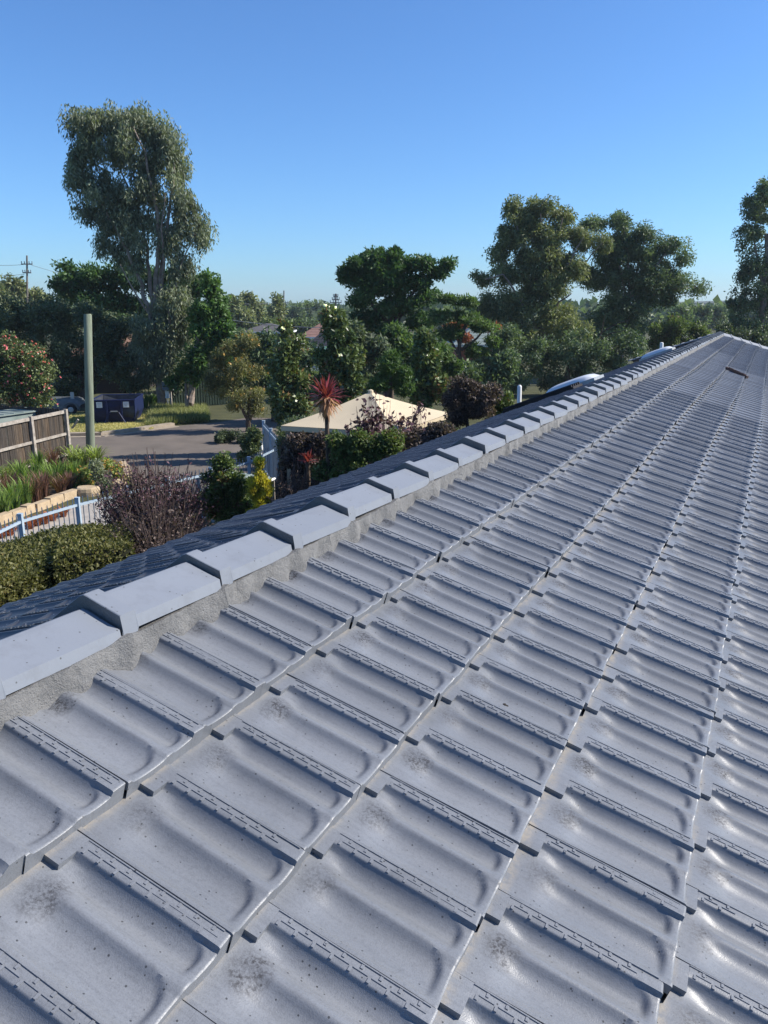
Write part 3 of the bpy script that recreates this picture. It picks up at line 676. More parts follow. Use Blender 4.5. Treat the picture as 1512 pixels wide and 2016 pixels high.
# ------------------------------------------------------------------ timber paling fence
pB = G(134, 906); fh = None
d = ray(130, 806); tt_ = pB[1]/d[1]; fh = float(H + d[2]*tt_)
pA = G(55, 820, fh); pA[2] = 0; pB[2] = 0
dirf = (pA-pB); Lf = np.linalg.norm(dirf); dirf /= Lf; pC = pB + dirf*(Lf*2.1)
nf = np.array([-dirf[1], dirf[0], 0]); nf = nf if nf@(-pB) > 0 else -nf      # towards the eye
fn = thing('paling_fence', 'weathered grey-brown timber paling fence with three rails above the garden bed', 'fence', pB)
for q in (pB, pA, pB+dirf*(Lf*2.0)):
    mb = MB(); mb.box(q+nf*0.09+zz*fh*0.5, (0.10, 0.10, fh+0.02), dirf, nf, zz); reloc(mb, pB).build('post', M['grey_timber'], fn)
for j, (zc, hgt) in enumerate(((fh-0.07, 0.10), (fh*0.53, 0.08), (0.22, 0.08))):
    a, b = pB, pB+dirf*Lf*2.05; mb = MB(); mb.box((a+b)/2+nf*0.062+zz*zc, (np.linalg.norm(b-a), 0.05, hgt), dirf, nf, zz); reloc(mb, pB).build('rail', M['grey_timber'], fn)
s = 0.03
while s < Lf*2.05:
    w_ = rng.uniform(0.085, 0.105); hq = fh-0.03+rng.normal(0, 0.012); mb = MB()
    mb.box(pB+dirf*(s+w_/2)+zz*hq/2+nf*rng.uniform(0.005, 0.03), (w_-0.004, 0.016, hq), dirf, nf, zz); reloc(mb, pB).build('paling', M['paling'], fn); s += w_
# return run of the fence at the corner, going away to the left
pD = G(-60, 796, fh); pD[2] = 0; dr = pD-pB; Lr = np.linalg.norm(dr); dr /= Lr; nr = np.array([-dr[1], dr[0], 0])
fr2 = thing('paling_fence', 'darker return run of paling fence behind the pale green shed roof', 'fence', pB+dr*0.1)
s = 0.15
while s < Lr:
    w_ = rng.uniform(0.09, 0.11); mb = MB(); hq = fh+0.02+rng.normal(0, 0.015)
    mb.box(pB+dr*(s+w_/2)+zz*hq/2, (w_-0.012, 0.016, hq), dr, nr, zz); reloc(mb, pB+dr*0.1).build('paling', M['paling'], fr2); s += w_
for zc in (fh-0.15, 0.4):
    mb = MB(); mb.box(pB+dr*(Lr/2+0.05)+zz*zc-nr*0.04, (Lr-0.1, 0.05, 0.08), dr, nr, zz); reloc(mb, pB+dr*0.1).build('rail', M['grey_timber'], fr2)
# pale green flat shed in the corner
q0, q1 = G(-90, 832, fh-0.10), G(96, 806, fh-0.10); q0[2] = q1[2] = 0
ds = (q1-q0); Ls = np.linalg.norm(ds); ds /= Ls; ns = np.array([-ds[1], ds[0], 0]); ctr = (q0+q1)/2+ns*0.55
sh = thing('garden_shed', 'low flat-roofed pale green shed tucked behind the timber fence', 'shed', ctr)
mb = MB(); mb.box(ctr+zz*(fh-0.12)/2, (Ls-0.1, 1.0, fh-0.14), ds, ns, zz); reloc(mb, ctr).build('wall', M['pale_green'], sh)
mb = MB(); mb.box(ctr+zz*(fh-0.10), (Ls, 1.14, 0.035), ds, ns, zz)
for j in range(9): mb.box(ctr+zz*(fh-0.075)+ds*((j-4)*Ls/9.2), (0.03, 1.1, 0.018), ds, ns, zz)
reloc(mb, ctr).build('roof', M['pale_green'], sh)
# leaning board behind the corner post
a = G(139, 848); b = G(155, 829, 0.0); b = AT(154, 826, a[1]); mb = MB(); mb.tube([a, (a+b)/2, b], 0.055, 4)
tag(reloc(mb, a).build('leaning_board', M['grey_timber'], loc=tuple(a)), 'short grey board leaning out beside the corner fence post', 'board')

# ------------------------------------------------------------------ treated pine pole
b = G(178, 899); top = AT(172.5, 618, b[1]); mb = MB()
mb.tube([b-zz*0.2, b+(top-b)*0.3, b+(top-b)*0.7, top-zz*0.03, top], [0.145, 0.14, 0.128, 0.122, 0.108], 16)
pl = thing('timber_pole', 'bare green-grey treated pine pole standing at the end of the timber fence', 'pole', b)
reloc(mb, b).build('shaft', M['pole'], pl, smooth=True)
mb = MB()
for z, x in ((2.9, 0.03), (3.1, -0.02)): mb.tube([b+zz*z+np.array([0.128, -0.02, 0]), b+zz*z+np.array([0.155, -0.02, 0])], 0.012, 6)
reloc(mb, b).build('bolt', M['silver'], pl)

# ------------------------------------------------------------------ skip bin
c = G(222, 836); Yb = c[1]; sc_ = Yb/FPX; wb = 84*sc_; hb = 47*sc_*1.02
xl = AT(181, 800, Yb)[0]; xr = AT(264, 800, Yb)[0]; xc = (xl+xr)/2; wt = xr-xl
c = np.array([xc, Yb, 0]); Lb = 2.3; yw = np.array([-0.14, 1.0, 0]); yw /= np.linalg.norm(yw); xw = np.array([yw[1], -yw[0], 0])
sk = thing('skip_bin', 'dark blue steel skip bin with two white square stickers on the grass verge', 'skip bin', c)
prof0 = [(-wt*0.42, 0.02), (wt*0.42, 0.02), (wt*0.5, 0.45), (wt*0.5, hb), (-wt*0.5, hb), (-wt*0.5, 0.45)]
mb = MB(); fr_, bk = [], []
for x, z in prof0: fr_.append(c+xw*x+zz*z+yw*(0.18 if z < 0.1 else 0.0)); bk.append(c+xw*x+zz*z+yw*(Lb-(0.25 if z < 0.1 else 0)))
ins_ = [c+xw*x*0.95+zz*max(z, 0.08)+yw*((0.22 if z < 0.1 else 0.04)) for x, z in prof0]; inb = [c+xw*x*0.95+zz*max(z, 0.08)+yw*(Lb-0.04-(0.25 if z < 0.1 else 0)) for x, z in prof0]
mb.add(fr_+bk, [(0, 1, 2, 3, 4, 5), (6, 11, 10, 9, 8, 7), (0, 6, 7, 1), (1, 7, 8, 2), (2, 8, 9, 3), (5, 4, 10, 11), (0, 5, 11, 6)])
reloc(mb, c).build('body', M['bin_blue'], sk)
mb = MB(); mb.add(ins_+inb, [(5, 4, 3, 2, 1, 0), (7, 8, 9, 10, 11, 6), (1, 7, 6, 0), (2, 8, 7, 1), (3, 9, 8, 2), (11, 10, 4, 5), (6, 11, 5, 0)]); reloc(mb, c).build('lining', M['bin_inside'], sk)
mb = MB()
for (a, b_) in ((fr_[4], fr_[3]), (bk[4], bk[3]), (fr_[3], bk[3]), (fr_[4], bk[4])): mb.tube([a, b_], 0.035, 6)
reloc(mb, c).build('rim', M['bin_blue'], sk)
for x in (-0.15, 0.19):
    mb = MB(); mb.box(c+xw*x*wt+zz*(hb*0.55)-yw*0.03, (0.07, 0.05, hb*0.85), xw, yw, zz); reloc(mb, c).build('rib', M['bin_blue'], sk)
for sx in (-1, 1):
    mb = MB(); mb.tube([c+xw*(0.02+sx*0.10)*wt+zz*hb*0.52-yw*0.06, c+xw*(0.02+sx*0.24)*wt+zz*0.06-yw*0.03], 0.035, 6); reloc(mb, c).build('lifting_leg', M['bin_blue'], sk)
mb = MB(); mb.tube([c+xw*(-0.06)*wt+zz*hb*0.55-yw*0.09, c+xw*0.10*wt+zz*hb*0.55-yw*0.09], 0.03, 8); reloc(mb, c).build('lifting_bar', M['grey_box'], sk)
for x in (-0.31, 0.30):
    mb = MB(); mb.box(c+xw*x*wt+zz*hb*0.82-yw*0.006, (0.24, 0.006, 0.24), xw, yw, zz); st_ = reloc(mb, c).build('sticker', M['sticker'], sk)
    mb = MB()
    for j in range(3): mb.box(c+xw*x*wt+zz*(hb*0.82+0.06-j*0.055)-yw*0.0115, (0.17-0.03*j, 0.003, 0.014), xw, yw, zz)
    reloc(mb, c).build('print', M['sticker_ink'], st_)

# ------------------------------------------------------------------ small trailer by the camellia
M['trailer'] = simple('trailer_grey', (0.13, 0.145, 0.15), (0.09, 0.10, 0.105), rough=0.5, bstr=0.02)  # grey set darker, so the shade on the trailer is in its colour
c = G(140, 817); Y0 = c[1]; s1 = Y0/FPX; tr = thing('trailer', 'small grey trailer with a black wheel parked beside the skip bin', 'trailer', c)
mb = MB(); N = 10; P = []
xs = np.linspace(-1.3, 0.38, 12)
for x in xs:
    h1 = 0.62-0.30*max(0, (x-0.1)/0.28)**2
    for (yy, zf) in ((0, 0.16), (0, 0.7), (0.12, 0.95), (0.45, 1.0), (0.9, 1.0)): P.append(c+np.array([x, yy+0.12, h1*zf+0.12]))
mb.add(P, [(i*5+k, (i+1)*5+k, (i+1)*5+k+1, i*5+k+1) for i in range(11) for k in range(4)]); reloc(mb, c).build('body', M['trailer'], tr, smooth=True)
def wheel(ctr, r, root, base):
    mb = MB(); mb.tube([ctr-np.array([0, 0.07, 0]), ctr-np.array([0, 0.05, 0]), ctr+np.array([0, 0.05, 0]), ctr+np.array([0, 0.07, 0])], [r*0.9, r, r, r*0.9], 18); w_ = reloc(mb, base).build('wheel', M['rubber'], root, smooth=True)
    mb = MB(); mb.tube([ctr-np.array([0, 0.085, 0]), ctr-np.array([0, 0.06, 0])], [r*0.42, r*0.6], 14); reloc(mb, base).build('rim', M['silver'], w_)
wheel(c+np.array([0.02, 0.05, 0.24]), 0.24, tr, c)
mb = MB(); mb.tube([c+np.array([0.02+0.33*math.cos(a), 0.0, 0.24+0.33*math.sin(a)]) for a in np.linspace(0.1, 3.0, 10)], 0.03, 6); reloc(mb, c).build('mudguard', M['trailer'], tr)
mb = MB(); mb.box(c+np.array([0.02, 0.3, 0.85]), (0.17, 0.04, 0.34)); reloc(mb, c).build('post_bracket', M['silver'], tr)

# ------------------------------------------------------------------ letterbox with notice
c = G(334, 808); Yl = c[1]; s1 = Yl/FPX; lb = thing('letterbox', 'dark grey box on a timber post with a white notice below it', 'letterbox', c)
mb = MB(); t_ = AT(334, 765, Yl); mb.box((c+t_)/2+np.array([0.06, 0, 0]), (0.09, 0.09, t_[2])); reloc(mb, c).build('post', M['grey_timber'], lb)
mb = MB(); t2 = AT(331.5, 760, Yl); mb.box(t2+np.array([0, -0.05, 0]), (20*s1, 0.34, 15*s1)); mb.box(t2+np.array([0, -0.05, 7.5*s1+0.012]), (21*s1, 0.40, 0.02)); reloc(mb, c).build('box', M['grey_box'], lb)
mb = MB(); t3 = AT(330, 776, Yl); mb.box(t3+np.array([0, -0.07, 0]), (8*s1, 0.01, 15*s1)); reloc(mb, c).build('notice', M['sticker'], lb)
mb = MB(); mb.tube([np.array([t3[0], Yl-0.06, 0]), np.array([t3[0], Yl-0.06, t3[2]])], 0.02, 6); reloc(mb, c).build('stake', M['silver'], lb)

# ------------------------------------------------------------------ blue steel picket fence
RH_ = 1.15
def picket_fence(pts, label, rail=RH_, over=0.16, gap=0.115):
    root = thing('picket_fence', label, 'fence', pts[0])
    for i in range(len(pts)-1):
        a, b = pts[i], pts[i+1]; L_ = np.linalg.norm(b-a); d_ = (b-a)/L_; n2 = np.array([-d_[1], d_[0], 0])
        for zc in (rail, 0.18):
            mb = MB(); mb.box((a+b)/2+zz*zc, (L_-0.05, 0.045, 0.045), d_, n2, zz); reloc(mb, pts[0]).build('rail', M['blue_steel'], root)
        k = int(L_/gap)
        for j in range(1, k):
            p = a+d_*(j*L_/k); mb = MB(); tp_ = rail+over
            mb.tube([p+zz*0.06, p+zz*(tp_-0.03), p+zz*tp_], [0.0095, 0.0095, 0.002], 5); reloc(mb, pts[0]).build('picket', M['blue_dark'], root)
    for p in pts:
        mb = MB(); mb.box(p+zz*(rail+0.12)/2, (0.075, 0.075, rail+0.12)); mb.box(p+zz*(rail+0.135), (0.085, 0.085, 0.03)); reloc(mb, pts[0]).build('post', M['blue_steel'], root)
    return root
def RL(px, py, z=RH_): q = G(px, py, z); q[2] = 0; return q
picket_fence([RL(-75, 1083), RL(41, 1027), RL(153, 994), RL(251, 971), RL(330, 952), RL(415, 932), RL(490, 911), RL(545, 883)], 'pale blue steel picket fence running between the hedge and the footpath')
a = RL(549, 872, 1.5); b = RL(519, 838, 1.5)
picket_fence([a, (a*0.5+b*0.5), b], 'taller blue steel picket gate section running back beside the gazebo', 1.5, 0.12, 0.10)
# pale green sheet roof of a small play shelter
cs = [G(418, 948, 1.35), G(505, 962, 1.35), G(541, 944, 1.35), G(452, 930, 1.35)]; ctr = sum(cs)/4; b0 = np.array([ctr[0], ctr[1], 0])
ps = thing('play_shelter', 'small pale green sheet roof on posts half hidden by shrubs at the blue fence', 'shelter', b0)
mb = MB(); top_ = [p+zz*0.0 for p in cs]; mb.add([p for p in cs]+[p+zz*0.03 for p in cs], [(3, 2, 1, 0), (4, 5, 6, 7), (0, 1, 5, 4), (1, 2, 6, 5), (2, 3, 7, 6), (3, 0, 4, 7)])
for j in range(1, 8): mb.tube([cs[0]+(cs[1]-cs[0])*j/8+zz*0.035, cs[3]+(cs[2]-cs[3])*j/8+zz*0.035], 0.014, 5)
reloc(mb, b0).build('roof', M['pale_green'], ps)
mb = MB(); mb.tube([cs[1]+zz*0.02, cs[2]+zz*0.02], 0.025, 6); mb.tube([cs[0]+zz*0.02, cs[1]+zz*0.02], 0.025, 6); reloc(mb, b0).build('edge_trim', M['white_paint'], ps)
for p in cs:
    mb = MB(); q = p*0.94+ctr*0.06; mb.box((q[0], q[1], 0.66), (0.06, 0.06, 1.33)); reloc(mb, b0).build('post', M['grey_timber'], ps)
# small white capped pipe by the gate
c = G(515, 900); t_ = AT(513, 868, c[1]); mb = MB(); mb.tube([c, (t_[0]+0.03, c[1], t_[2]-0.35), (t_[0]+0.02, c[1], t_[2]-0.3), t_], [0.025, 0.025, 0.06, 0.055], 10)
tag(reloc(mb, c).build('bollard_light', M['white_paint'], loc=tuple(c)), 'small white-topped path light beside the blue gate', 'path light')

# ------------------------------------------------------------------ gazebo
ez = 2.3; Lc, Nc, Rc = G(553, 838, ez), G(780, 851, ez), G(888, 813, ez); Fc = Lc+Rc-Nc; ap = (Lc+Rc)/2; d = ray(735, 771); ap[2] = H + d[2]*(ap[1]/d[1]); b0 = np.array([ap[0], ap[1], 0])
gz = thing('gazebo', 'gazebo with a cream four-sided pyramid roof standing among the hedges', 'gazebo', b0)
cor = [Lc, Nc, Rc, Fc]
mb = MB()
for i in range(4):
    a, b = cor[i], cor[(i+1) % 4]; N = 6; P = []
    for r in range(N+1):
        for s_ in range(N+1):
            t_ = r/N; p = (a+(b-a)*s_/N)*(1-t_)+ap*t_; p = p - zz*0.10*math.sin(math.pi*t_)*(0.4+0.6*math.sin(math.pi*s_/N)); P.append(p)
    mb.add(P, [(r*(N+1)+s_, r*(N+1)+s_+1, (r+1)*(N+1)+s_+1, (r+1)*(N+1)+s_) for r in range(N) for s_ in range(N)])
rf = reloc(mb, b0).build('roof', M['cream'], gz, smooth=True)
for i in range(4):
    mb = MB(); a, b = cor[i], cor[(i+1) % 4]; dd = (b-a)/np.linalg.norm(b-a); n2 = np.array([-dd[1], dd[0], 0]); mb.box((a+b)/2-zz*0.06, (np.linalg.norm(b-a)-0.02, 0.02, 0.10), dd, n2, zz); reloc(mb, b0).build('valance', M['cream'], gz)
    q = a*0.93+ap*0.07; mb = MB(); mb.box((q[0], q[1], ez/2-0.02), (0.08, 0.08, ez-0.06)); reloc(mb, b0).build('post', M['cream_dark'], gz)
mb = MB(); mb.tube([ap-zz*0.05, ap+zz*0.03, ap+zz*0.05], [0.07, 0.06, 0.02], 10); reloc(mb, b0).build('finial', M['cream'], gz)

# ------------------------------------------------------------------ houses beyond
def hip_house(px0, px1, py_eave, Y, wall_h, rise, deep, roofm, wallm, label, windows=(), chimney=False, white=True, overhang=0.4, base=None):
    x0, x1 = AT(px0, py_eave, Y)[0], AT(px1, py_eave, Y)[0]; ze = AT(0, py_eave, Y)[2]; ze = max(ze, 2.0)
    b0 = np.array([(x0+x1)/2, Y+deep/2, 0]); r_ = thing('house', label, 'house', b0)
    mb = MB(); o_ = overhang; mb.box((b0[0], b0[1], ze/2), (x1-x0-2*o_, deep-2*o_, ze)); reloc(mb, b0).build('wall', wallm, r_)
    mb = MB(); hw = deep/2; rp = min(hw, (x1-x0)/2*0.9)
    P = [(x0, Y, ze), (x1, Y, ze), (x1, Y+deep, ze), (x0, Y+deep, ze), (x0+rp, Y+hw, ze+rise), (x1-rp, Y+hw, ze+rise)]
    mb.add(P, [(0, 1, 5, 4), (1, 2, 5), (2, 3, 4, 5), (3, 0, 4)])
    nrow = 7
    for j in range(1, nrow):
        t_ = j/nrow; a = np.array(P[0])*(1-t_)+np.array(P[4])*t_; b = np.array(P[1])*(1-t_)+np.array(P[5])*t_; mb.tube([a, b], 0.025, 4)
    rf_ = reloc(mb, b0).build('roof', roofm, r_)
    mb = MB(); mb.box(((x0+x1)/2, Y-0.03, ze-0.08), (x1-x0+0.05, 0.06, 0.2)); mb.box((x1+0.03, Y+deep/2, ze-0.08), (0.06, deep-0.1, 0.2)); reloc(mb, b0).build('gutter', M['white_paint'] if white else M['fascia'], r_)
    for (fx, wz, ww, wh) in windows:
        cx = x0+(x1-x0)*fx; mb = MB(); yf = Y+o_; mb.box((cx, yf-0.02, wz), (ww, 0.08, wh)); w_ = reloc(mb, b0).build('window', M['white_paint'], r_)
        for k in (-1, 1):
            mb = MB(); mb.box((cx+k*ww*0.235, yf-0.065, wz), (ww*0.42, 0.02, wh*0.84)); reloc(mb, b0).build('pane', M['glass'], w_)
    if chimney: mb = MB(); mb.box((x0+(x1-x0)*0.35, Y+hw*0.7, ze+rise*0.9), (0.5, 0.5, 0.9)); reloc(mb, b0).build('chimney', M['brick_red'], rf_)
    return r_
hip_house(120, 266, 742, 45, 2.6, 1.6, 7, M['roof_brown'], M['brick_dark'], 'shaded dark brick house with a brown tiled roof behind the skip bin', [(0.62, 1.45, 1.3, 0.9)], white=False)
hip_house(585, 700, 670, 78, 2.6, 1.6, 9, M['roof_terra'], M['brick_red'], 'red brick house with a terracotta roof and white gutter behind the magnolias', [(0.35, 1.3, 1.4, 1.2), (0.75, 1.3, 1.4, 1.2)])
hip_house(598, 680, 708, 58, 2.4, 1.2, 6, M['roof_dark'], M['white_paint'], 'white-walled house with a charcoal roof seen between the two magnolias', [(0.6, 1.3, 1.2, 1.1)])
hip_house(566, 606, 726, 52, 2.4, 0.5, 5, M['white_paint'], M['white_paint'], 'small white outbuilding glimpsed through the first magnolia', [])
hip_house(470, 570, 664, 95, 2.6, 0.9, 9, M['roof_grey'], M['brick_dark'], 'low house with a grey roof beyond the orange-flowered bush', [(0.5, 1.4, 1.6, 1.2)], chimney=False)
hip_house(890, 1012, 694, 62, 2.5, 1.5, 8, M['pale_green'], M['brick_red'], 'house with a pale green roof glimpsed behind the feathery tree', [(0.8, 1.4, 1.4, 1.2)])
# dark green sheet fence behind the verge: thing > panel
a, b = np.array([AT(338, 790, 38.5)[0], 38.5, 0]), np.array([AT(470, 790, 40.5)[0], 40.5, 0]); dd = b-a; Lg = np.linalg.norm(dd); dd /= Lg; n2 = np.array([-dd[1], dd[0], 0])
gf = thing('sheet_fence', 'dark green steel sheet fence in the shade behind the verge', 'fence', a)
for j in range(4):
    mb = MB(); Lp = Lg/4; c = a+dd*(j+0.5)*Lp
    mb.box(c+zz*0.9, (Lp-0.06, 0.02, 1.75), dd, n2, zz)
    for q in range(6): mb.box(c+dd*((q-2.5)*Lp/6.4)+zz*0.9-n2*0.02, (0.07, 0.025, 1.72), dd, n2, zz)
    reloc(mb, a).build('panel', M['green_fence'], gf)
for j in range(5): mb = MB(); mb.box(a+dd*(j*Lg/4)+zz*0.92, (0.05, 0.06, 1.84), dd, n2, zz); reloc(mb, a).build('post', M['green_fence'], gf)

# ------------------------------------------------------------------ trees
Yg = G(318, 803)[1]
tree('gum_tree', 'tallest gum with drooping grey-green foliage and a fan of pale stems', 'tree', Yg,
     [(160, 246, 42, 36), (207, 238, 46, 32), (262, 236, 42, 36), (300, 262, 36, 34), (334, 284, 36, 40), (165, 286, 42, 38), (235, 290, 55, 40), (158, 350, 36, 38), (297, 318, 48, 35), (347, 337, 34, 40), (278, 375, 50, 32), (200, 372, 44, 38),
      (175, 412, 30, 24), (366, 402, 38, 38), (396, 452, 26, 36), (347, 462, 34, 34), (250, 436, 44, 30), (212, 440, 34, 30), (206, 478, 26, 16), (308, 432, 30, 30), (270, 470, 34, 26), (320, 480, 30, 26), (240, 400, 40, 30), (310, 380, 40, 30), (235, 500, 26, 22), (355, 520, 34, 30), (270, 520, 22, 26), (345, 590, 42, 40), (290, 645, 36, 40), (330, 665, 40, 36), (372, 640, 34, 42), (295, 700, 34, 34), (345, 705, 34, 30), (320, 735, 24, 18), (300, 660, 42, 34), (340, 650, 42, 40), (300, 725, 38, 24), (350, 738, 30, 20), (272, 690, 30, 32), (318, 620, 30, 26)],
     'gum', 90000, [(320, 805), (317, 740), (310, 680), (303, 625)], bark='bark', r0=0.24, ln=0.20, wd=0.058, cr=0.46, droop=0.75, flat=1.5, depth=1.15, tvar=0.42,
     limbs=[([(303, 625), (284, 590), (272, 545), (250, 490), (215, 430), (190, 380)], 0.13, 0.03, -0.6), ([(305, 620), (296, 560), (290, 490), (276, 420), (235, 330)], 0.12, 0.03, 0.5), ([(308, 600), (306, 540), (312, 470), (306, 400), (285, 300), (262, 250)], 0.13, 0.03, -0.8),
            ([(312, 590), (318, 530), (330, 440), (342, 360), (340, 300)], 0.12, 0.03, -0.3), ([(335, 640), (345, 570), (358, 515), (385, 460)], 0.08, 0.02, -0.4), ([(310, 660), (290, 615), (262, 570), (236, 520)], 0.07, 0.02, -0.9), ([(316, 600), (322, 520), (318, 450), (325, 380)], 0.08, 0.02, -1.0), ([(318, 700), (335, 650), (332, 590)], 0.09, 0.04, -0.6)])
tree('broadleaf_tree', 'rounded dark green tree standing behind the tall gum', 'tree', 52,
     [(150, 545, 48, 38), (205, 535, 60, 38), (118, 562, 24, 24), (180, 580, 74, 36), (260, 545, 60, 40), (320, 560, 60, 45), (240, 610, 70, 40), (340, 620, 60, 45), (380, 560, 45, 40)],
     'green', 26000, [(255, 760), (250, 680), (245, 620)], r0=0.25, ln=0.26, wd=0.13, cr=0.75, flat=0.7, depth=0.9)
tree('broadleaf_tree', 'bright green leafy tree with a curved trunk beside the tall gum', 'tree', G(374, 812)[1],
     [(412, 552, 22, 32), (428, 605, 26, 32), (443, 645, 22, 34), (404, 630, 34, 50), (425, 685, 30, 28), (392, 700, 40, 32), (372, 738, 34, 24), (345, 752, 20, 14)],
     'bright', 12000, [(374, 812), (377, 780), (372, 745), (380, 700), (400, 640)], bark='bark', r0=0.17, ln=0.20, wd=0.11, cr=0.42, depth=0.9, limbs=[([(372, 812), (366, 780), (366, 745), (360, 715)], 0.11, 0.05)])
tree('dense_tree', 'broad dense dark-leaved tree overhanging the trailer and skip bin', 'tree', 39,
     [(35, 618, 56, 36), (105, 612, 56, 34), (165, 618, 50, 32), (225, 640, 46, 40), (25, 680, 60, 50), (115, 675, 60, 50), (195, 695, 56, 46), (258, 712, 36, 40), (60, 730, 60, 40), (150, 735, 54, 34), (225, 735, 40, 28), (100, 640, 60, 40), (200, 660, 50, 40), (60, 770, 50, 24), (120, 775, 46, 22), (285, 742, 28, 28), (262, 758, 30, 20), (-45, 640, 60, 60), (-40, 720, 60, 60)],
     'dense', 64000, [(165, 800), (160, 760), (150, 700)], r0=0.25, ln=0.15, wd=0.075, cr=0.45, depth=1.1, tvar=0.35)
tree('camellia_bush', 'round camellia bush covered in pink flowers behind the timber fence', 'shrub', 27.5,
     [(40, 715, 58, 52), (85, 745, 33, 42), (12, 688, 42, 32), (15, 765, 60, 40), (75, 785, 40, 24), (-40, 730, 60, 60)],
     'camellia', 21000, [(45, 850), (45, 800), (42, 760)], r0=0.12, ln=0.10, wd=0.055, cr=0.3, depth=0.9, extra=[('flowers', 'pink', 420, 0.05, 0.045)])
Yo = G(490, 850)[1]
tree('bottlebrush_tree', 'spreading olive bush with orange flowers leaning over the road', 'tree', Yo,
     [(495, 672, 40, 18), (455, 690, 42, 24), (428, 715, 26, 25), (476, 728, 48, 30), (440, 762, 38, 28), (485, 775, 42, 26), (500, 802, 30, 18), (415, 755, 20, 25), (460, 800, 26, 14)],
     'olive', 20000, [(488, 853), (490, 830), (494, 805), (490, 770)], r0=0.12, ln=0.13, wd=0.028, cr=0.34, flat=0.8, depth=1.0, tvar=0.4, extra=[('flowers', 'orange', 90, 0.09, 0.05)], limbs=[([(490, 830), (475, 800), (455, 765)], 0.07, 0.03, -0.4), ([(492, 825), (510, 795), (520, 760)], 0.06, 0.03, 0.4)])
mg = [('extra', None)]
tree('magnolia_tree', 'magnolia with white blooms standing beside the orange-flowered bush', 'tree', 26,
     [(566, 648, 18, 16), (572, 680, 32, 26), (552, 716, 34, 28), (582, 746, 30, 28), (552, 780, 38, 30), (562, 814, 36, 22), (590, 800, 25, 25)],
     'magnolia', 12000, [(562, 880), (563, 820), (566, 740), (567, 670)], r0=0.09, ln=0.17, wd=0.075, cr=0.3, depth=0.9, tvar=0.45, extra=[('flowers', 'whitefl', 12, 0.09, 0.08)])
tree('magnolia_tree', 'magnolia with white blooms directly behind the red cordyline', 'tree', 25,
     [(655, 630, 28, 20), (670, 662, 36, 24), (648, 695, 32, 28), (682, 708, 38, 30), (662, 740, 38, 26), (700, 752, 24, 22), (640, 770, 30, 22), (690, 785, 30, 15)],
     'magnolia', 14000, [(664, 880), (664, 780), (662, 700), (658, 630)], r0=0.09, ln=0.17, wd=0.075, cr=0.3, depth=0.9, tvar=0.45, extra=[('flowers', 'whitefl', 14, 0.09, 0.08)])
tree('magnolia_tree', 'magnolia with white blooms rising behind the gazebo roof beside the bright conifer', 'tree', 24,
     [(836, 670, 24, 22), (842, 708, 36, 27), (822, 748, 30, 25), (860, 756, 32, 25), (835, 785, 30, 18)],
     'magnolia', 11000, [(840, 880), (840, 780), (838, 690)], r0=0.08, ln=0.16, wd=0.07, cr=0.28, depth=0.9, tvar=0.45, extra=[('flowers', 'whitefl', 10, 0.09, 0.08)])
tree('conifer_shrub', 'soft bright green conifer behind the gazebo apex', 'shrub', 23,
     [(764, 722, 25, 26), (787, 748, 26, 24), (745, 756, 24, 22), (770, 700, 16, 14), (800, 770, 24, 14)],
     'conifer', 9000, [(768, 880), (768, 790), (768, 730)], r0=0.07, ln=0.13, wd=0.03, cr=0.22, up=0.5, depth=0.9)
tree('shade_tree', 'large spreading deep green tree standing clear against the sky behind the gazebo', 'tree', 42,
     [(712, 520, 40, 24), (690, 545, 26, 22), (735, 505, 34, 18), (778, 502, 26, 18), (790, 525, 34, 20), (836, 518, 30, 18), (882, 520, 17, 14), (866, 535, 22, 14), (760, 555, 54, 30), (800, 560, 44, 26), (730, 560, 44, 28), (750, 530, 44, 24), (836, 552, 28, 20), (840, 585, 26, 18), (712, 590, 34, 26), (783, 600, 46, 28), (822, 632, 32, 22), (725, 630, 36, 26), (764, 650, 36, 18), (700, 650, 25, 18)],
     'green', 52000, [(765, 740), (766, 690), (770, 640), (772, 590)], r0=0.26, ln=0.22, wd=0.09, cr=0.55, flat=0.65, depth=1.0, shell=0.6, limbs=[([(770, 650), (740, 610), (710, 560)], 0.14, 0.04), ([(770, 640), (800, 590), (840, 545), (875, 525)], 0.12, 0.03), ([(768, 660), (790, 620), (830, 600)], 0.1, 0.04)])
tree('feathery_tree', 'light green feathery tree with a twisting dark trunk in front of the pale green roof', 'tree', 40,
     [(879, 590, 26, 15), (918, 592, 28, 17), (866, 624, 26, 18), (915, 625, 36, 20), (950, 648, 28, 22), (898, 655, 30, 18), (935, 690, 28, 18), (970, 670, 20, 16), (870, 660, 22, 16)],
     'feather', 13000, [(905, 760), (908, 725), (902, 690), (912, 650), (925, 620)], r0=0.13, ln=0.2, wd=0.07, cr=0.42, flat=0.5, depth=1.1, limbs=[([(904, 700), (880, 660), (870, 630)], 0.08, 0.03), ([(908, 690), (940, 665), (955, 645)], 0.08, 0.03)])
tree('flame_tree', 'rusty red-leaved tree showing through the feathery tree', 'tree', 46, [(893, 652, 22, 14), (915, 668, 22, 12), (975, 645, 14, 8), (905, 640, 14, 10)],
     'rust', 2600, [(905, 740), (905, 690), (900, 655)], r0=0.09, ln=0.2, wd=0.08, cr=0.4, flat=0.7)
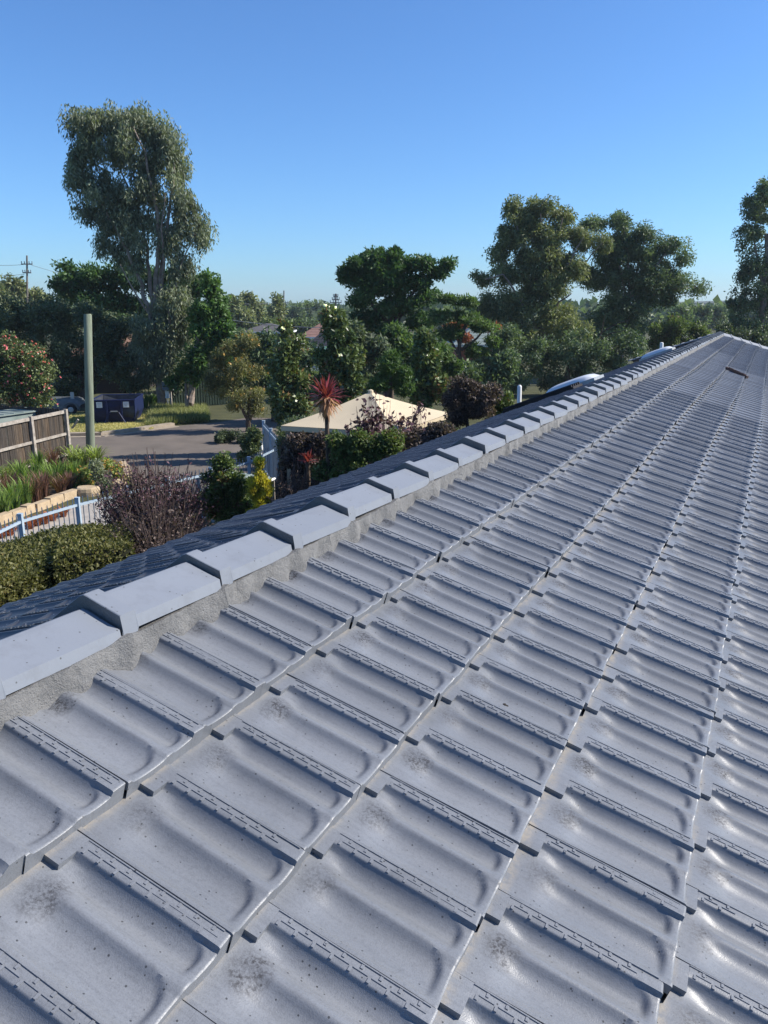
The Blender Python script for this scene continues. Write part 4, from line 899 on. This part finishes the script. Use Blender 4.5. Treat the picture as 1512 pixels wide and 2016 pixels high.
tree('gum_tree', 'open-crowned gum with rounded olive clumps behind the vent pipe', 'tree', 50,
     [(1040, 440, 46, 26), (1090, 460, 44, 30), (1010, 480, 40, 34), (1060, 545, 56, 44), (1014, 419, 36.4, 28.6), (1062, 409, 39, 27.3), (1108, 428, 27.3, 26), (993, 454, 26, 19.5), (1032, 458, 33.8, 20.8), (1147, 467, 36.4, 33.8), (1185, 478, 22.1, 23.4), (1072, 500, 52, 36.4), (984, 500, 31.2, 23.4), (1030, 510, 33.8, 26), (951, 550, 31.2, 20.8), (997, 540, 42.9, 31.2), (1114, 535, 59.8, 44.2), (1068, 584, 65, 49.4), (1005, 600, 52, 41.6), (960, 610, 39, 39), (1026, 660, 58.5, 52), (1100, 650, 65, 58.5)],
     'gum_b', 80000, [(1064, 790), (1066, 720), (1070, 640), (1075, 560)], bark='bark', r0=0.24, ln=0.22, wd=0.07, cr=0.62, flat=0.85, droop=0.35, depth=1.0, tvar=0.4, shell=0.55,
     limbs=[([(1072, 600), (1050, 530), (1025, 470), (1010, 420)], 0.13, 0.03, -0.5), ([(1075, 570), (1068, 490), (1064, 420)], 0.12, 0.03, -0.8), ([(1076, 560), (1095, 490), (1108, 430)], 0.09, 0.03, -0.8), ([(1074, 600), (1105, 545), (1130, 500), (1150, 465)], 0.1, 0.03, -0.8), ([(1068, 660), (1030, 600), (990, 540), (955, 550)], 0.1, 0.03, -1.4), ([(1150, 520), (1165, 500), (1185, 480)], 0.05, 0.02, -1.0), ([(1078, 640), (1100, 595), (1125, 578)], 0.09, 0.03, -2.2)])
tree('gum_tree', 'gum with separate dark green tufts against the sky to the right of the olive gum', 'tree', 53,
     [(1190, 505, 28, 32), (1172, 545, 34, 34), (1250, 490, 40, 34), (1290, 530, 44, 34), (1215, 510, 34, 40), (1260, 570, 54, 36), (1330, 560, 36, 24), (1168, 442, 31.2, 18.2), (1227, 437, 33.8, 26), (1269, 463, 31.2, 28.6), (1319, 488, 36.4, 23.4), (1342, 513, 20.8, 18.2), (1281, 503, 31.2, 23.4), (1226, 470, 23.4, 20.8), (1244, 534, 39, 28.6), (1323, 550, 54.6, 22.1), (1373, 567, 23.4, 13), (1200, 550, 36.4, 26), (1306, 584, 41.6, 28.6), (1227, 600, 57.2, 46.8), (1193, 643, 58.5, 52), (1250, 655, 39, 39)],
     'gum_d', 66000, [(1222, 770), (1222, 700), (1232, 630), (1240, 570)], bark='bark', r0=0.22, ln=0.22, wd=0.07, cr=0.62, flat=0.85, droop=0.3, depth=1.0, tvar=0.4, shell=0.55,
     limbs=[([(1236, 600), (1222, 530), (1205, 480), (1172, 445)], 0.09, 0.03, -0.5), ([(1240, 580), (1236, 500), (1228, 445)], 0.1, 0.03, -0.5), ([(1240, 580), (1258, 520), (1270, 465)], 0.1, 0.03, -0.6), ([(1240, 590), (1285, 530), (1320, 490)], 0.1, 0.03, -0.6), ([(1245, 610), (1300, 570), (1370, 566)], 0.09, 0.03, -0.8)])
tree('understorey_tree', 'dark leafy tree filling the shade under the gums with bare pinkish branches', 'tree', 44,
     [(1000, 680, 45, 40), (1060, 700, 50, 40), (1130, 690, 50, 45), (1190, 690, 45, 40), (1240, 680, 36, 40), (960, 720, 35, 35), (1020, 740, 45, 35), (1090, 750, 45, 30), (1150, 735, 40, 30), (1210, 725, 30, 25)],
     'gum_d', 26000, [(1120, 800), (1122, 740), (1128, 690)], bark='bark_dark', r0=0.2, ln=0.2, wd=0.07, cr=0.5, droop=0.3, tvar=0.45,
     limbs=[([(1170, 690), (1184, 655), (1212, 638), (1238, 630)], 0.06, 0.015, -1.2), ([(1175, 675), (1202, 656), (1230, 650)], 0.05, 0.012, -1.6), ([(1172, 690), (1186, 645), (1192, 618)], 0.05, 0.012, -1.4)])
tree('round_tree', 'rounded sunlit green tree just beyond the roof ridge below the tufted gum', 'tree', 60, [(1292, 655, 28, 22), (1330, 645, 34, 22), (1372, 652, 26, 18), (1310, 680, 40, 22), (1360, 680, 36, 20), (1390, 660, 12, 10)],
     'hedge_g', 12000, [(1332, 740), (1332, 700), (1332, 660)], r0=0.2, ln=0.22, wd=0.11, cr=0.5, depth=0.9)
tree('gum_tree', 'tall dark gum rising at the far end of the tiled roof', 'tree', 56,
     [(1512, 368, 26, 30), (1486, 410, 34, 32), (1474, 458, 28, 38), (1486, 520, 36, 40), (1502, 580, 44, 40), (1452, 596, 28, 28), (1448, 640, 28, 32), (1500, 650, 50, 34), (1545, 430, 50, 70), (1550, 540, 50, 60), (1560, 640, 50, 40), (1460, 545, 20, 24)],
     'gum_d', 30000, [(1500, 760), (1500, 680), (1505, 560), (1510, 460)], bark='bark', r0=0.26, ln=0.24, wd=0.085, cr=0.5, droop=0.35, flat=1.0, tvar=0.35, limbs=[([(1503, 580), (1490, 500), (1480, 440)], 0.1, 0.03), ([(1506, 520), (1520, 440), (1515, 380)], 0.1, 0.03)])
tree('understorey_tree', 'dark leafy tree low behind the hip end of the roof', 'tree', 50, [(1450, 670, 30, 24), (1490, 675, 36, 26), (1535, 680, 40, 30), (1425, 650, 14, 20)], 'dense', 9000, [(1490, 740), (1490, 690)], r0=0.15, ln=0.2, wd=0.09, cr=0.5)

for (lab, Y, mt, lob, tr_) in (
    ('dark leafy tree filling the gap behind the first magnolia', 34, 'gum_d', [(480, 672, 34, 18), (525, 672, 30, 16), (608, 700, 22, 26), (588, 715, 26, 26), (500, 700, 40, 30), (540, 705, 36, 30), (590, 745, 40, 24), (520, 750, 40, 30), (610, 780, 34, 24)], [(540, 820), (540, 740)]),
    ('dark leafy tree behind the second magnolia and the bright conifer', 33, 'dense', [(710, 700, 36, 34), (745, 690, 34, 28), (720, 745, 40, 26), (690, 660, 24, 24), (770, 740, 36, 24)], [(725, 830), (725, 740)]),
    ('mid green tree behind the gazebo between the shade tree and the feathery tree', 35, 'feather', [(800, 680, 40, 26), (850, 690, 40, 26), (820, 730, 44, 24), (880, 720, 36, 24), (780, 660, 24, 16)], [(830, 820), (830, 740)]),
    ('dark tree under the feathery tree behind the dusky purple shrub', 36, 'gum_d', [(930, 735, 40, 24), (970, 745, 36, 26), (900, 750, 34, 22), (1000, 720, 30, 30), (960, 770, 40, 20)], [(940, 830), (940, 770)]),
    ('bushy green tree growing behind the dark green sheet fence', 46, 'green', [(440, 700, 40, 30), (400, 740, 44, 30), (470, 740, 40, 30), (350, 745, 40, 26), (520, 755, 40, 26)], [(430, 820), (430, 750)])):
    tree('background_tree', lab, 'tree', Y, lob, mt, 14000, tr_, r0=0.14, ln=0.2, wd=0.09, cr=0.45, tvar=0.45)
# far tree line (each its own tree) and hills
fl = [(460, 600, 22, 22, 110, 'gum_b'), (490, 590, 20, 18, 125, 'gum_b'), (475, 625, 34, 22, 105, 'gum_b'), (510, 615, 24, 26, 130, 'gum_b'), (546, 600, 14, 24, 120, 'gum_b'), (585, 612, 26, 20, 170, 'gum_d'), (618, 608, 22, 20, 180, 'gum_d'), (645, 622, 22, 18, 160, 'gum_b'), (530, 640, 26, 14, 110, 'hedge_g'), (580, 640, 22, 12, 120, 'hedge_g'),
      (25, 565, 26, 26, 95, 'gum_b'), (-10, 575, 30, 34, 90, 'gum_b'), (62, 580, 20, 16, 100, 'gum_b'), (85, 590, 18, 16, 110, 'gum_b'), (1372, 612, 34, 16, 120, 'gum_d'), (1412, 612, 22, 14, 140, 'gum_d'), (1340, 620, 30, 20, 110, 'gum_d'), (688, 625, 20, 16, 190, 'gum_d'), (610, 640, 30, 14, 120, 'gum_d'), (660, 640, 26, 14, 120, 'gum_b')]
for (px, py, rx, ry, Y, mt) in fl:
    tree('distant_tree', 'small olive tree in the distant tree line beyond the houses', 'tree', Y, [(px, py, rx, ry), (px-rx*0.4, py+ry*0.5, rx*0.7, ry*0.7), (px+rx*0.4, py+ry*0.5, rx*0.7, ry*0.7), (px, py+ry, rx*0.8, ry)],
         mt, 2600, [(px, 690), (px, py+ry), (px, py)], group='trees of the distant tree line', r0=0.2, ln=0.5, wd=0.24, cr=0.85, droop=0.2)
def ridge_hill(name, Y, prof, mat):
    P, F = [], []
    for i, (px, py) in enumerate(prof):
        p = AT(px, py, Y); P += [(p[0], p[1], -5), (p[0], p[1], p[2]), (p[0], p[1]+450, p[2]*0.9)]
    for i in range(len(prof)-1):
        a = i*3; F += [(a, a+3, a+4, a+1), (a+1, a+4, a+5, a+2)]
    me = bpy.data.meshes.new(name); me.from_pydata(P, [], F); me.materials.append(mat); me.update(); o = link(name, me); o['kind'] = 'structure'; return o
hp = []
for i, px in enumerate(range(-1400, 2950, 22)):
    hp.append((px, 603-5*math.sin(px*0.0041+1)-3.2*math.sin(px*0.013)+rng.normal(0, 0.9)-(6 if 1300 < px < 1512 else 0)))
ridge_hill('hill', 900, hp, M['hills'])
# massed trees of the middle distance: nobody could count them
PP = []; 
n = 5200; ys_ = rng.uniform(170, 650, n); xs_ = rng.uniform(-1.25, 1.25, n)*ys_
keep = []
V_all, Q_all, T_all = [], [], []; o_ = 0
hh_ = rng.uniform(3.0, 6.5, n)
for i in range(n):
    m = 26; c = np.array([xs_[i], ys_[i], hh_[i]*0.55]); r = rng.uniform(2.2, 4.0)
    P = c + ball(m, 0.4)*np.array([r, r, hh_[i]*0.5]); V, Q = leaf_arrays(P, rng.normal(size=(m, 3)), 2.2, 1.6); V_all.append(V); Q_all.append(Q+o_); T_all.append(np.clip(rng.normal(0.4, 0.2)+rng.normal(0, 0.1, m), 0, 1)); o_ += len(V)
o = link('distant_wood', np_mesh('distant_wood', np.concatenate(V_all), np.concatenate(Q_all), M['gum_d'], np.concatenate(T_all)))
tag(o, 'wooded suburb of massed trees stretching to the horizon', 'trees', kind='stuff')

# power poles and wires
def power_pole(px, py_top, Y, label, arms, base_px=None):
    t_ = AT(px, py_top, Y); b = np.array([AT(base_px or px, 700, Y)[0], Y, 0]); r_ = thing('power_pole', label, 'power pole', b)
    mb = MB(); mb.tube([b, t_], [0.16, 0.10], 8); reloc(mb, b).build('shaft', M['powerpole'], r_, smooth=True)
    for (dpy, wpx) in arms:
        q = AT(px, py_top+dpy, Y); w_ = wpx*Y/FPX; mb = MB(); mb.box(q, (w_, 0.12, 0.12)); a_ = reloc(mb, b).build('crossarm', M['powerpole'], r_)
        for k in (-1, -0.45, 0.45, 1):
            mb = MB(); mb.tube([q+np.array([k*w_*0.47, 0, 0.05]), q+np.array([k*w_*0.47, 0, 0.32])], 0.05, 6); reloc(mb, b).build('insulator', M['grey_box'], a_)
    return t_
power_pole(53, 503, 95, 'tall power pole with two crossarms above the camellia bush', [(17, 21), (34, 16)], 56)
power_pole(559, 572, 130, 'slender power pole rising from the distant trees left of the terracotta roof', [(24, 16)])
power_pole(661, 578, 105, 'power pole with stacked crossarms behind the magnolias', [(6, 9), (12, 14), (18, 22)])
def wire(a, b, sag, label, r=0.022):
    a, b = np.array(a), np.array(b); P = [a+(b-a)*t_-zz*sag*4*t_*(1-t_) for t_ in np.linspace(0, 1, 16)]; mb = MB(); mb.tube(P, r, 4); tag(reloc(mb, a).build('overhead_wire', M['grey_box'], loc=tuple(a)), label, 'wire', 'overhead wires')
wire(AT(-150, 505, 90), AT(45, 521, 95), 0.4, 'thin overhead power line reaching the tall pole with two crossarms'); wire(AT(-150, 530, 90), AT(48, 540, 95), 0.4, 'thin overhead power line reaching the tall pole with two crossarms')
wire(AT(62, 522, 95), AT(559, 596, 130), 1.6, 'thin overhead power line strung between the distant poles'); wire(AT(559, 596, 130), AT(652, 596, 105), 0.8, 'thin overhead power line strung between the distant poles')
wire(AT(440, 628, 60), AT(720, 645, 60), 0.25, 'pale service wire crossing in front of the distant roofs', 0.028)

# ------------------------------------------------------------------ hedges and shrubs near the house
def hedge(name, label, cat, quad_px, z0, z1, mat, n, ln, wd, core='core', wob=0.06, group=None, twig=0):
    """clipped hedge: footprint from pixels of its top corners at height z1"""
    c = [G(px, py, z1) for px, py in quad_px]; b0 = sum(c)/len(c); b0 = np.array([b0[0], b0[1], 0]); r_ = thing(name, label, cat, b0, group)
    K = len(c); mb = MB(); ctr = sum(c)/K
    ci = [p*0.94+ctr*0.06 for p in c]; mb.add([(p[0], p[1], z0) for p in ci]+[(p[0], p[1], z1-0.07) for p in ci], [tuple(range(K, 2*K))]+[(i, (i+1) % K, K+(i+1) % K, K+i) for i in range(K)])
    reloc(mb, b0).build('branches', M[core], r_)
    # faces: top and sides by area
    faces = [(c[0], c[1], c[2], c[3])]+[(np.array([c[i][0], c[i][1], z0]), np.array([c[(i+1) % K][0], c[(i+1) % K][1], z0]), c[(i+1) % K], c[i]) for i in range(K)]
    ar = np.array([np.linalg.norm(np.cross(f[1]-f[0], f[3]-f[0])) for f in faces]); PP = []
    for f, a in zip(faces, ar/ar.sum()):
        m = int(n*a); u = rng.random((m, 1)); v = rng.random((m, 1)); PP.append(f[0]*(1-u)*(1-v)+f[1]*u*(1-v)+f[2]*u*v+f[3]*(1-u)*v)
    P = np.concatenate(PP); P += rng.normal(0, wob*0.5, P.shape)
    P += wob*1.5*np.stack([np.sin(P[:, 1]*3.1+P[:, 2]*2)*0.6, np.sin(P[:, 0]*2.7+P[:, 2]*3)*0.6, np.sin(P[:, 0]*3.3+P[:, 1]*2.1)*0.6], 1)
    T = np.clip(0.45+0.25*np.sin(P[:, 0]*2.3+P[:, 1]*1.7)*np.sin(P[:, 2]*2.9+P[:, 0])+rng.normal(0, 0.22, len(P)), 0, 1)
    D = rng.normal(size=P.shape); D[:, 2] += 0.35
    V, Q = leaf_arrays(P, D, ln*rng.uniform(0.6, 1.4, len(P)), wd*rng.uniform(0.6, 1.4, len(P))); link('foliage', np_mesh('foliage', V-b0, Q, M[mat], T), r_)
    return r_
def twig_bush(name, label, px, py_base, py_top, rx_px, Y, n_tw, leaf_m, n_leaf, ln=0.05, wd=0.03, z0=0.0, group=None, spread=1.0, lo=0.25, twr=0.006):
    b0 = AT(px, py_base, Y); b0 = np.array([b0[0], b0[1], 0]); ztop = AT(px, py_top, Y)[2]; rx = rx_px*Y/FPX; r_ = thing(name, label, 'shrub', b0, group)
    mb = MB(); pts = []
    for i in range(n_tw):
        a = rng.uniform(0, 2*math.pi); rr_ = rng.random()**0.5; e_ = np.array([math.cos(a)*rr_*rx, math.sin(a)*rr_*rx*0.9, ztop*(rng.uniform(0.55, 1.0)*(1-0.25*rr_**2))]); s_ = e_*np.array([0.25, 0.25, 0])+rng.normal(0, 0.04, 3)*np.array([1, 1, 0])
        m_ = (s_+e_)/2 + np.array([-e_[0]*0.15, -e_[1]*0.15, 0.1])+rng.normal(0, 0.05, 3)
        mb.tube([s_, m_, e_], [twr*1.6, twr*1.1, twr*0.5], 3, cap=False); pts.append((s_, m_, e_))
        for _ in range(3):
            t_ = rng.uniform(0.35, 0.9); q = (1-t_)**2*s_+2*t_*(1-t_)*m_+t_*t_*e_; dq = unit(rng.normal(size=(1, 3)))[0]; dq[2] = abs(dq[2])*0.9+0.3; L_ = rng.uniform(0.15, 0.4)
            mb.tube([q, q+dq*L_], [twr*0.7, twr*0.35], 3, cap=False); pts.append((q, q+dq*L_*0.5, q+dq*L_))
    mb.build('twigs', M['twig'], r_)
    k = rng.integers(0, len(pts), n_leaf); t_ = rng.uniform(lo, 1, n_leaf)[:, None]; A = np.array(pts)[k]
    P = A[:, 0]*(1-t_)**2+2*A[:, 1]*t_*(1-t_)+A[:, 2]*t_**2+rng.normal(0, 0.025, (n_leaf, 3)); P[:, 2] = np.maximum(P[:, 2], 0.03)
    V, Q = leaf_arrays(P, rng.normal(size=P.shape), ln*rng.uniform(0.6, 1.3, n_leaf), wd*rng.uniform(0.6, 1.3, n_leaf)); link('foliage', np_mesh('foliage', V, Q, M[leaf_m], rng.random(n_leaf)), r_)
    return r_
hedge('hedge', 'clipped box hedge with yellowing leaves along the blue fence below the eave', 'hedge', [(-160, 1215), (112, 1102), (190, 1030), (-120, 1090)], 0, 1.45, 'hedge', 46000, 0.052, 0.03, wob=0.045)
hedge('hedge', 'smaller clipped hedge block stepping up beside the purple twiggy shrub', 'hedge', [(105, 1100), (262, 1072), (246, 1026), (150, 1040)], 0, 1.55, 'hedge', 22000, 0.05, 0.03, wob=0.045)
twig_bush('purple_shrub', 'sparse purple-leaved shrub of bare upright twigs beside the box hedge', 312, 1120, 876, 118, 12.3, 520, 'purple', 13000, 0.055, 0.036, twr=0.007)
twig_bush('purple_shrub', 'low dense tangle of bare brown twigs in front of the purple-leaved shrub', 320, 1120, 962, 112, 11.4, 420, 'purple_d', 9000, 0.045, 0.028, twr=0.007)
tree('green_shrub', 'bushy green shrub between the purple twigs and the golden conifer', 'shrub', 13.6, [(435, 950, 44, 40), (470, 960, 30, 40), (410, 990, 36, 40), (455, 1010, 40, 40), (440, 915, 34, 20), (485, 1000, 24, 34)],
     'hedge_g', 17000, [(445, 1100), (445, 1020), (442, 960)], r0=0.04, ln=0.06, wd=0.035, cr=0.16, depth=0.8, tvar=0.45)
tree('golden_conifer', 'narrow golden yellow conifer at the eave', 'shrub', 12.4, [(513, 918, 9, 16), (512, 945, 17, 24), (514, 978, 24, 28), (516, 1010, 26, 28), (502, 962, 16, 24), (526, 964, 14, 22)],
     'yellow', 13000, [(515, 1080), (515, 1000), (513, 930)], r0=0.03, ln=0.07, wd=0.022, cr=0.07, up=1.2, depth=0.9)
twig_bush('twiggy_shrub', 'bare brown twiggy shrub beside the golden conifer', 590, 1040, 898, 66, 12.6, 420, 'purple_d', 8500, 0.04, 0.025, twr=0.006)
tree('green_shrub', 'bushy olive shrub in front of the left gazebo post', 'shrub', 13.4, [(585, 872, 30, 22), (620, 880, 28, 26), (600, 905, 34, 24), (640, 868, 20, 18), (570, 900, 20, 18)],
     'purple_d', 12000, [(600, 1000), (600, 940), (600, 890)], r0=0.03, ln=0.055, wd=0.034, cr=0.15, depth=0.8, tvar=0.45)
hedge('hedge', 'brown clipped hedge block beside the blue gate', 'hedge', [(552, 880), (612, 876), (606, 856), (556, 858)], 0, 1.75, 'purple_d', 8000, 0.05, 0.03, core='core_p')
hedge('hedge', 'low brown clipped hedge running back from the twiggy shrub', 'hedge', [(535, 968), (640, 950), (610, 905), (560, 908)], 0, 0.95, 'purple_d', 9000, 0.05, 0.03, core='core_p')
tree('green_shrub', 'loose green hedge shrub below the cordyline', 'shrub', 12.6, [(670, 885, 40, 34), (715, 875, 44, 30), (690, 925, 50, 34), (745, 905, 40, 34), (760, 870, 34, 26), (640, 930, 24, 26)],
     'hedge_g', 19000, [(700, 1020), (700, 960), (700, 900)], r0=0.04, ln=0.055, wd=0.034, cr=0.16, depth=0.8, tvar=0.45)
tree('purple_hedge', 'dark purple hedge shrub at the foot of the gazebo roof', 'shrub', 12.9, [(790, 880, 40, 28), (830, 868, 40, 24), (770, 905, 30, 24), (800, 900, 40, 20), (860, 850, 30, 16)],
     'purple_d', 14000, [(810, 980), (810, 920), (810, 880)], r0=0.04, ln=0.05, wd=0.032, cr=0.16, depth=0.8, tvar=0.45)
twig_bush('purple_shrub', 'airy purple plum shrub growing up in front of the cream gazebo roof', 742, 990, 768, 72, 13.6, 340, 'purple', 17000, 0.09, 0.055, twr=0.005, lo=0.5)
twig_bush('purple_shrub', 'thin purple plum shrub at the right corner of the cream gazebo roof', 815, 960, 782, 50, 13.9, 240, 'purple', 11000, 0.09, 0.055, twr=0.005, lo=0.5)
tree('purple_hedge', 'tall dusky purple shrub standing right of the gazebo', 'shrub', 16.5, [(915, 762, 36, 20), (940, 780, 38, 24), (895, 785, 30, 22), (905, 815, 40, 24), (950, 805, 34, 18), (965, 775, 22, 14)],
     'purple_d', 15000, [(920, 900), (920, 840), (920, 790)], r0=0.05, ln=0.06, wd=0.036, cr=0.18, depth=0.8, tvar=0.45)
tree('green_shrub', 'small yellow-green shrub beside the white vent pipe', 'shrub', 17.5, [(985, 800, 20, 20), (1000, 785, 12, 12), (975, 820, 18, 14)], 'hedge_g', 4200, [(985, 880), (985, 810)], r0=0.03, ln=0.06, wd=0.036, cr=0.15)
# dark shrub at the foot of the orange flowered bush and one at the blue gate
tree('green_shrub', 'low dark shrub in the shade at the foot of the orange-flowered bush', 'shrub', G(450, 872)[1], [(450, 858, 30, 12), (430, 865, 18, 8), (480, 862, 24, 14)], 'dense', 5200, [(455, 874), (455, 862)], r0=0.03, ln=0.08, wd=0.045, cr=0.18)
tree('green_shrub', 'dark leafy shrub against the outside of the blue gate', 'shrub', 22.5, [(490, 880, 24, 22), (500, 860, 18, 18), (480, 900, 18, 14)], 'camellia', 6000, [(490, 920), (490, 890)], r0=0.03, ln=0.08, wd=0.045, cr=0.18)

hedge('hedge', 'tall dark green hedge closing the back of the gazebo', 'hedge', [(556, 846), (905, 842), (880, 828), (560, 832)], 0, 2.05, 'dense', 16000, 0.07, 0.04, wob=0.1)
# cordylines
def cordyline(px, py_head, py_base, Y, R0, n, label, dead=True, trunk=True):
    hd = AT(px, py_head, Y); b0 = np.array([hd[0], hd[1], 0]); r_ = thing('cordyline', label, 'plant', b0)
    mb = MB(); mb.tube([b0-zz*0.05, (b0+hd)/2+np.array([0.02, 0, 0]), hd], [0.05, 0.04, 0.035], 8); reloc(mb, b0).build('trunk', M['bark_dark'], r_, smooth=True)
    def blades(m, zlo, zhi, mat, nm, L_):
        V, Q, T = [], [], []
        for i in range(m):
            a = rng.uniform(0, 2*math.pi); el = rng.uniform(zlo, zhi); d0 = np.array([math.cos(a)*math.cos(el), math.sin(a)*math.cos(el), math.sin(el)]); l = L_*rng.uniform(0.75, 1.1); sd_ = np.cross(d0, zz); sd_ /= np.linalg.norm(sd_)+1e-9
            o = len(V); prev = hd+rng.normal(0, 0.02, 3)+d0*0.03; dd_ = d0.copy()
            for k, wk in enumerate((0.6, 1.0, 0.7, 0.05)):
                w_ = 0.022*wk; V += [prev-sd_*w_, prev+sd_*w_]; dd_ = dd_ - zz*0.14*k; dd_ /= np.linalg.norm(dd_); prev = prev+dd_*l/3
            t_ = rng.random()
            for k in range(3): Q.append((o+2*k, o+2*k+1, o+2*k+3, o+2*k+2)); T.append(t_)
        link(nm, np_mesh(nm, np.array(V)-b0, np.array(Q), M[mat], np.array(T)), r_)
    blades(n, -0.05, 1.45, 'redleaf', 'leaves', R0)
    if dead: blades(n, -1.35, -0.1, 'deadleaf', 'dead_leaves', R0*0.9)
cordyline(642, 783, 860, 12.6, 0.36, 80, 'red cordyline palm with a skirt of dead leaves in front of the gazebo')
cordyline(606, 908, 960, 12.9, 0.17, 30, 'small red cordyline tucked behind the bare twiggy shrub', dead=False)

# ------------------------------------------------------------------ garden bed plants
def blade_plant(px, py, h, r, n, mat, name, label, group, wd=0.022, curl=0.5):
    b0 = G(px, py); b0[2] = 0.016; r_ = thing(name, label, 'plant', b0, group); V, Q, T = [], [], []
    for i in range(n):
        a = rng.uniform(0, 2*math.pi); s_ = np.array([math.cos(a), math.sin(a), 0])*r*0.25*rng.random(); lean = rng.uniform(0.1, 1.0)*r; hh = h*rng.uniform(0.6, 1.05)
        sd_ = np.array([-math.sin(a), math.cos(a), 0]); o = len(V)
        for k, (t_, wk) in enumerate(((0, 0.8), (0.4, 1), (0.75, 0.75), (1, 0.08))):
            p = s_ + np.array([math.cos(a), math.sin(a), 0])*lean*t_**1.8 + zz*hh*(t_ - curl*0.35*t_**3); V += [p-sd_*wd*wk*0.5, p+sd_*wd*wk*0.5]
        t0 = rng.random()
        for k in range(3): Q.append((o+2*k, o+2*k+1, o+2*k+3, o+2*k+2)); T.append(t0)
    link('leaves', np_mesh('leaves', np.array(V), np.array(Q), M[mat], np.array(T)), r_); return r_
gl = 'green strap-leaved clump growing in the sandstone-edged garden bed'; gg = 'strap-leaved clumps in the garden bed'
for (px, py) in ((8, 1022), (30, 1005), (52, 995), (68, 975), (98, 950), (110, 962), (80, 940), (-20, 1035), (125, 955), (45, 960), (150, 950)):
    blade_plant(px, py, rng.uniform(0.75, 1.05), 0.45, 70, 'strap', 'strap_plant', gl, gg, 0.03)
bl = 'bronze-brown tufted grass among the green clumps of the garden bed'; bg_ = 'bronze grasses in the garden bed'
for (px, py) in ((72, 990), (20, 985), (120, 975), (132, 945), (105, 925), (88, 982), (138, 968)):
    blade_plant(px, py, rng.uniform(0.6, 0.9), 0.45, 110, 'bronze', 'bronze_grass', bl, bg_, 0.02)
fl_ = 'pale green ferny plant growing against the timber paling fence'; fg = 'ferny plants along the paling fence'
for (px, py) in ((15, 945), (-10, 960), (70, 925), (95, 912), (40, 935), (148, 912), (165, 918), (190, 915)):
    blade_plant(px, py, rng.uniform(0.7, 0.95), 0.65, 90, 'fern', 'fern_plant', fl_, fg, 0.035, 1.2)
for (px, py, lob, lab, nm, ex) in ((215, 945, [(210, 915, 14, 12), (232, 925, 16, 14), (243, 945, 12, 18), (225, 945, 16, 16)], 'yellow-flowered daisy bush at the tip of the garden bed', 'daisy_bush', [('flowers', 'orange', 120, 0.05, 0.04)]),
                               (168, 955, [(165, 935, 16, 12), (178, 945, 14, 10), (160, 950, 12, 10)], 'low yellow-flowered bush in front of the green pole', 'daisy_bush', [('flowers', 'orange', 60, 0.05, 0.04)]),
                               (195, 960, [(195, 935, 18, 16), (205, 955, 18, 14), (190, 915, 16, 10)], 'grey-green rounded bush between the pole and the yellow daisies', 'green_shrub', [])):
    Y = G(px, py+8)[1]; tree(nm, lab, 'shrub', Y, lob, 'fern' if nm == 'daisy_bush' else 'gum', 2600, [(px, py+8), (px, py)], r0=0.02, ln=0.09, wd=0.04, cr=0.16, extra=ex)
# low red and orange ground cover below the edging
pts = []
for (px, py) in ((60, 1042), (75, 1036), (90, 1032), (105, 1026), (20, 1055), (5, 1060), (125, 1018)):
    blade_plant(px, py, 0.28, 0.28, 60, 'rust', 'bromeliad', 'low russet bromeliad clump beside the footpath below the sandstone edging', 'bromeliads by the footpath', 0.035)

# verge: grass tufts
def grass(name, quad, n, h, mat, label, kind='stuff', wd=0.02):
    c = [G(*p) for p in quad]; u = rng.random((n, 1)); v = rng.random((n, 1)); P = c[0]*(1-u)*(1-v)+c[1]*u*(1-v)+c[2]*u*v+c[3]*(1-u)*v; P[:, 2] = 0.0
    D = rng.normal(size=P.shape)*0.45; D[:, 2] = 1
    V, Q = leaf_arrays(P, D, h*rng.uniform(0.5, 1.4, n), wd); o = link(name, np_mesh(name, V, Q, M[mat], np.clip(0.5+0.3*np.sin(P[:, 0]*1.3)*np.sin(P[:, 1]*0.9)+rng.normal(0, 0.2, n), 0, 1))); return tag(o, label, 'grass', kind=kind)
grass('verge_grass', [(137, 856), (300, 846), (330, 826), (137, 838)], 16000, 0.10, 'drygrass', 'short dry yellow-green grass on the verge in front of the skip bin', wd=0.03)
grass('verge_grass', [(290, 842), (412, 831), (405, 808), (300, 806)], 15000, 0.33, 'drygrass2', 'long pale grass growing over the kerb below the letterbox', wd=0.028)
grass('verge_grass', [(137, 836), (290, 838), (300, 812), (137, 815)], 9000, 0.10, 'drygrass', 'sparse dry grass round the skip bin', wd=0.03)
for (px, py) in ((287, 803), (298, 801), (306, 800)): blade_plant(px, py, 0.75, 0.4, 50, 'bright', 'lily_plant', 'bright green leafy lily clump at the foot of the tall gum', 'lily clumps beside the gum trunk', 0.08)

# ------------------------------------------------------------------ morning haze: one closed box of even air round everything
mb = MB(); mb.box((0, 680, 13.5), (3400, 1760, 43)); hz = mb.build('haze', bpy.data.materials.new('haze_air')); hm = hz.data.materials[0]; hm.use_nodes = True
hn = hm.node_tree.nodes; hn.remove(hn['Principled BSDF']); pv = hn.new('ShaderNodeVolumePrincipled'); pv.inputs['Density'].default_value = 0.00028; pv.inputs['Color'].default_value = (0.80, 0.88, 1.0, 1); pv.inputs['Anisotropy'].default_value = 0.2
hm.node_tree.links.new(pv.outputs[0], hn['Material Output'].inputs['Volume']); tag(hz, 'thin pale morning haze', 'haze', kind='stuff')
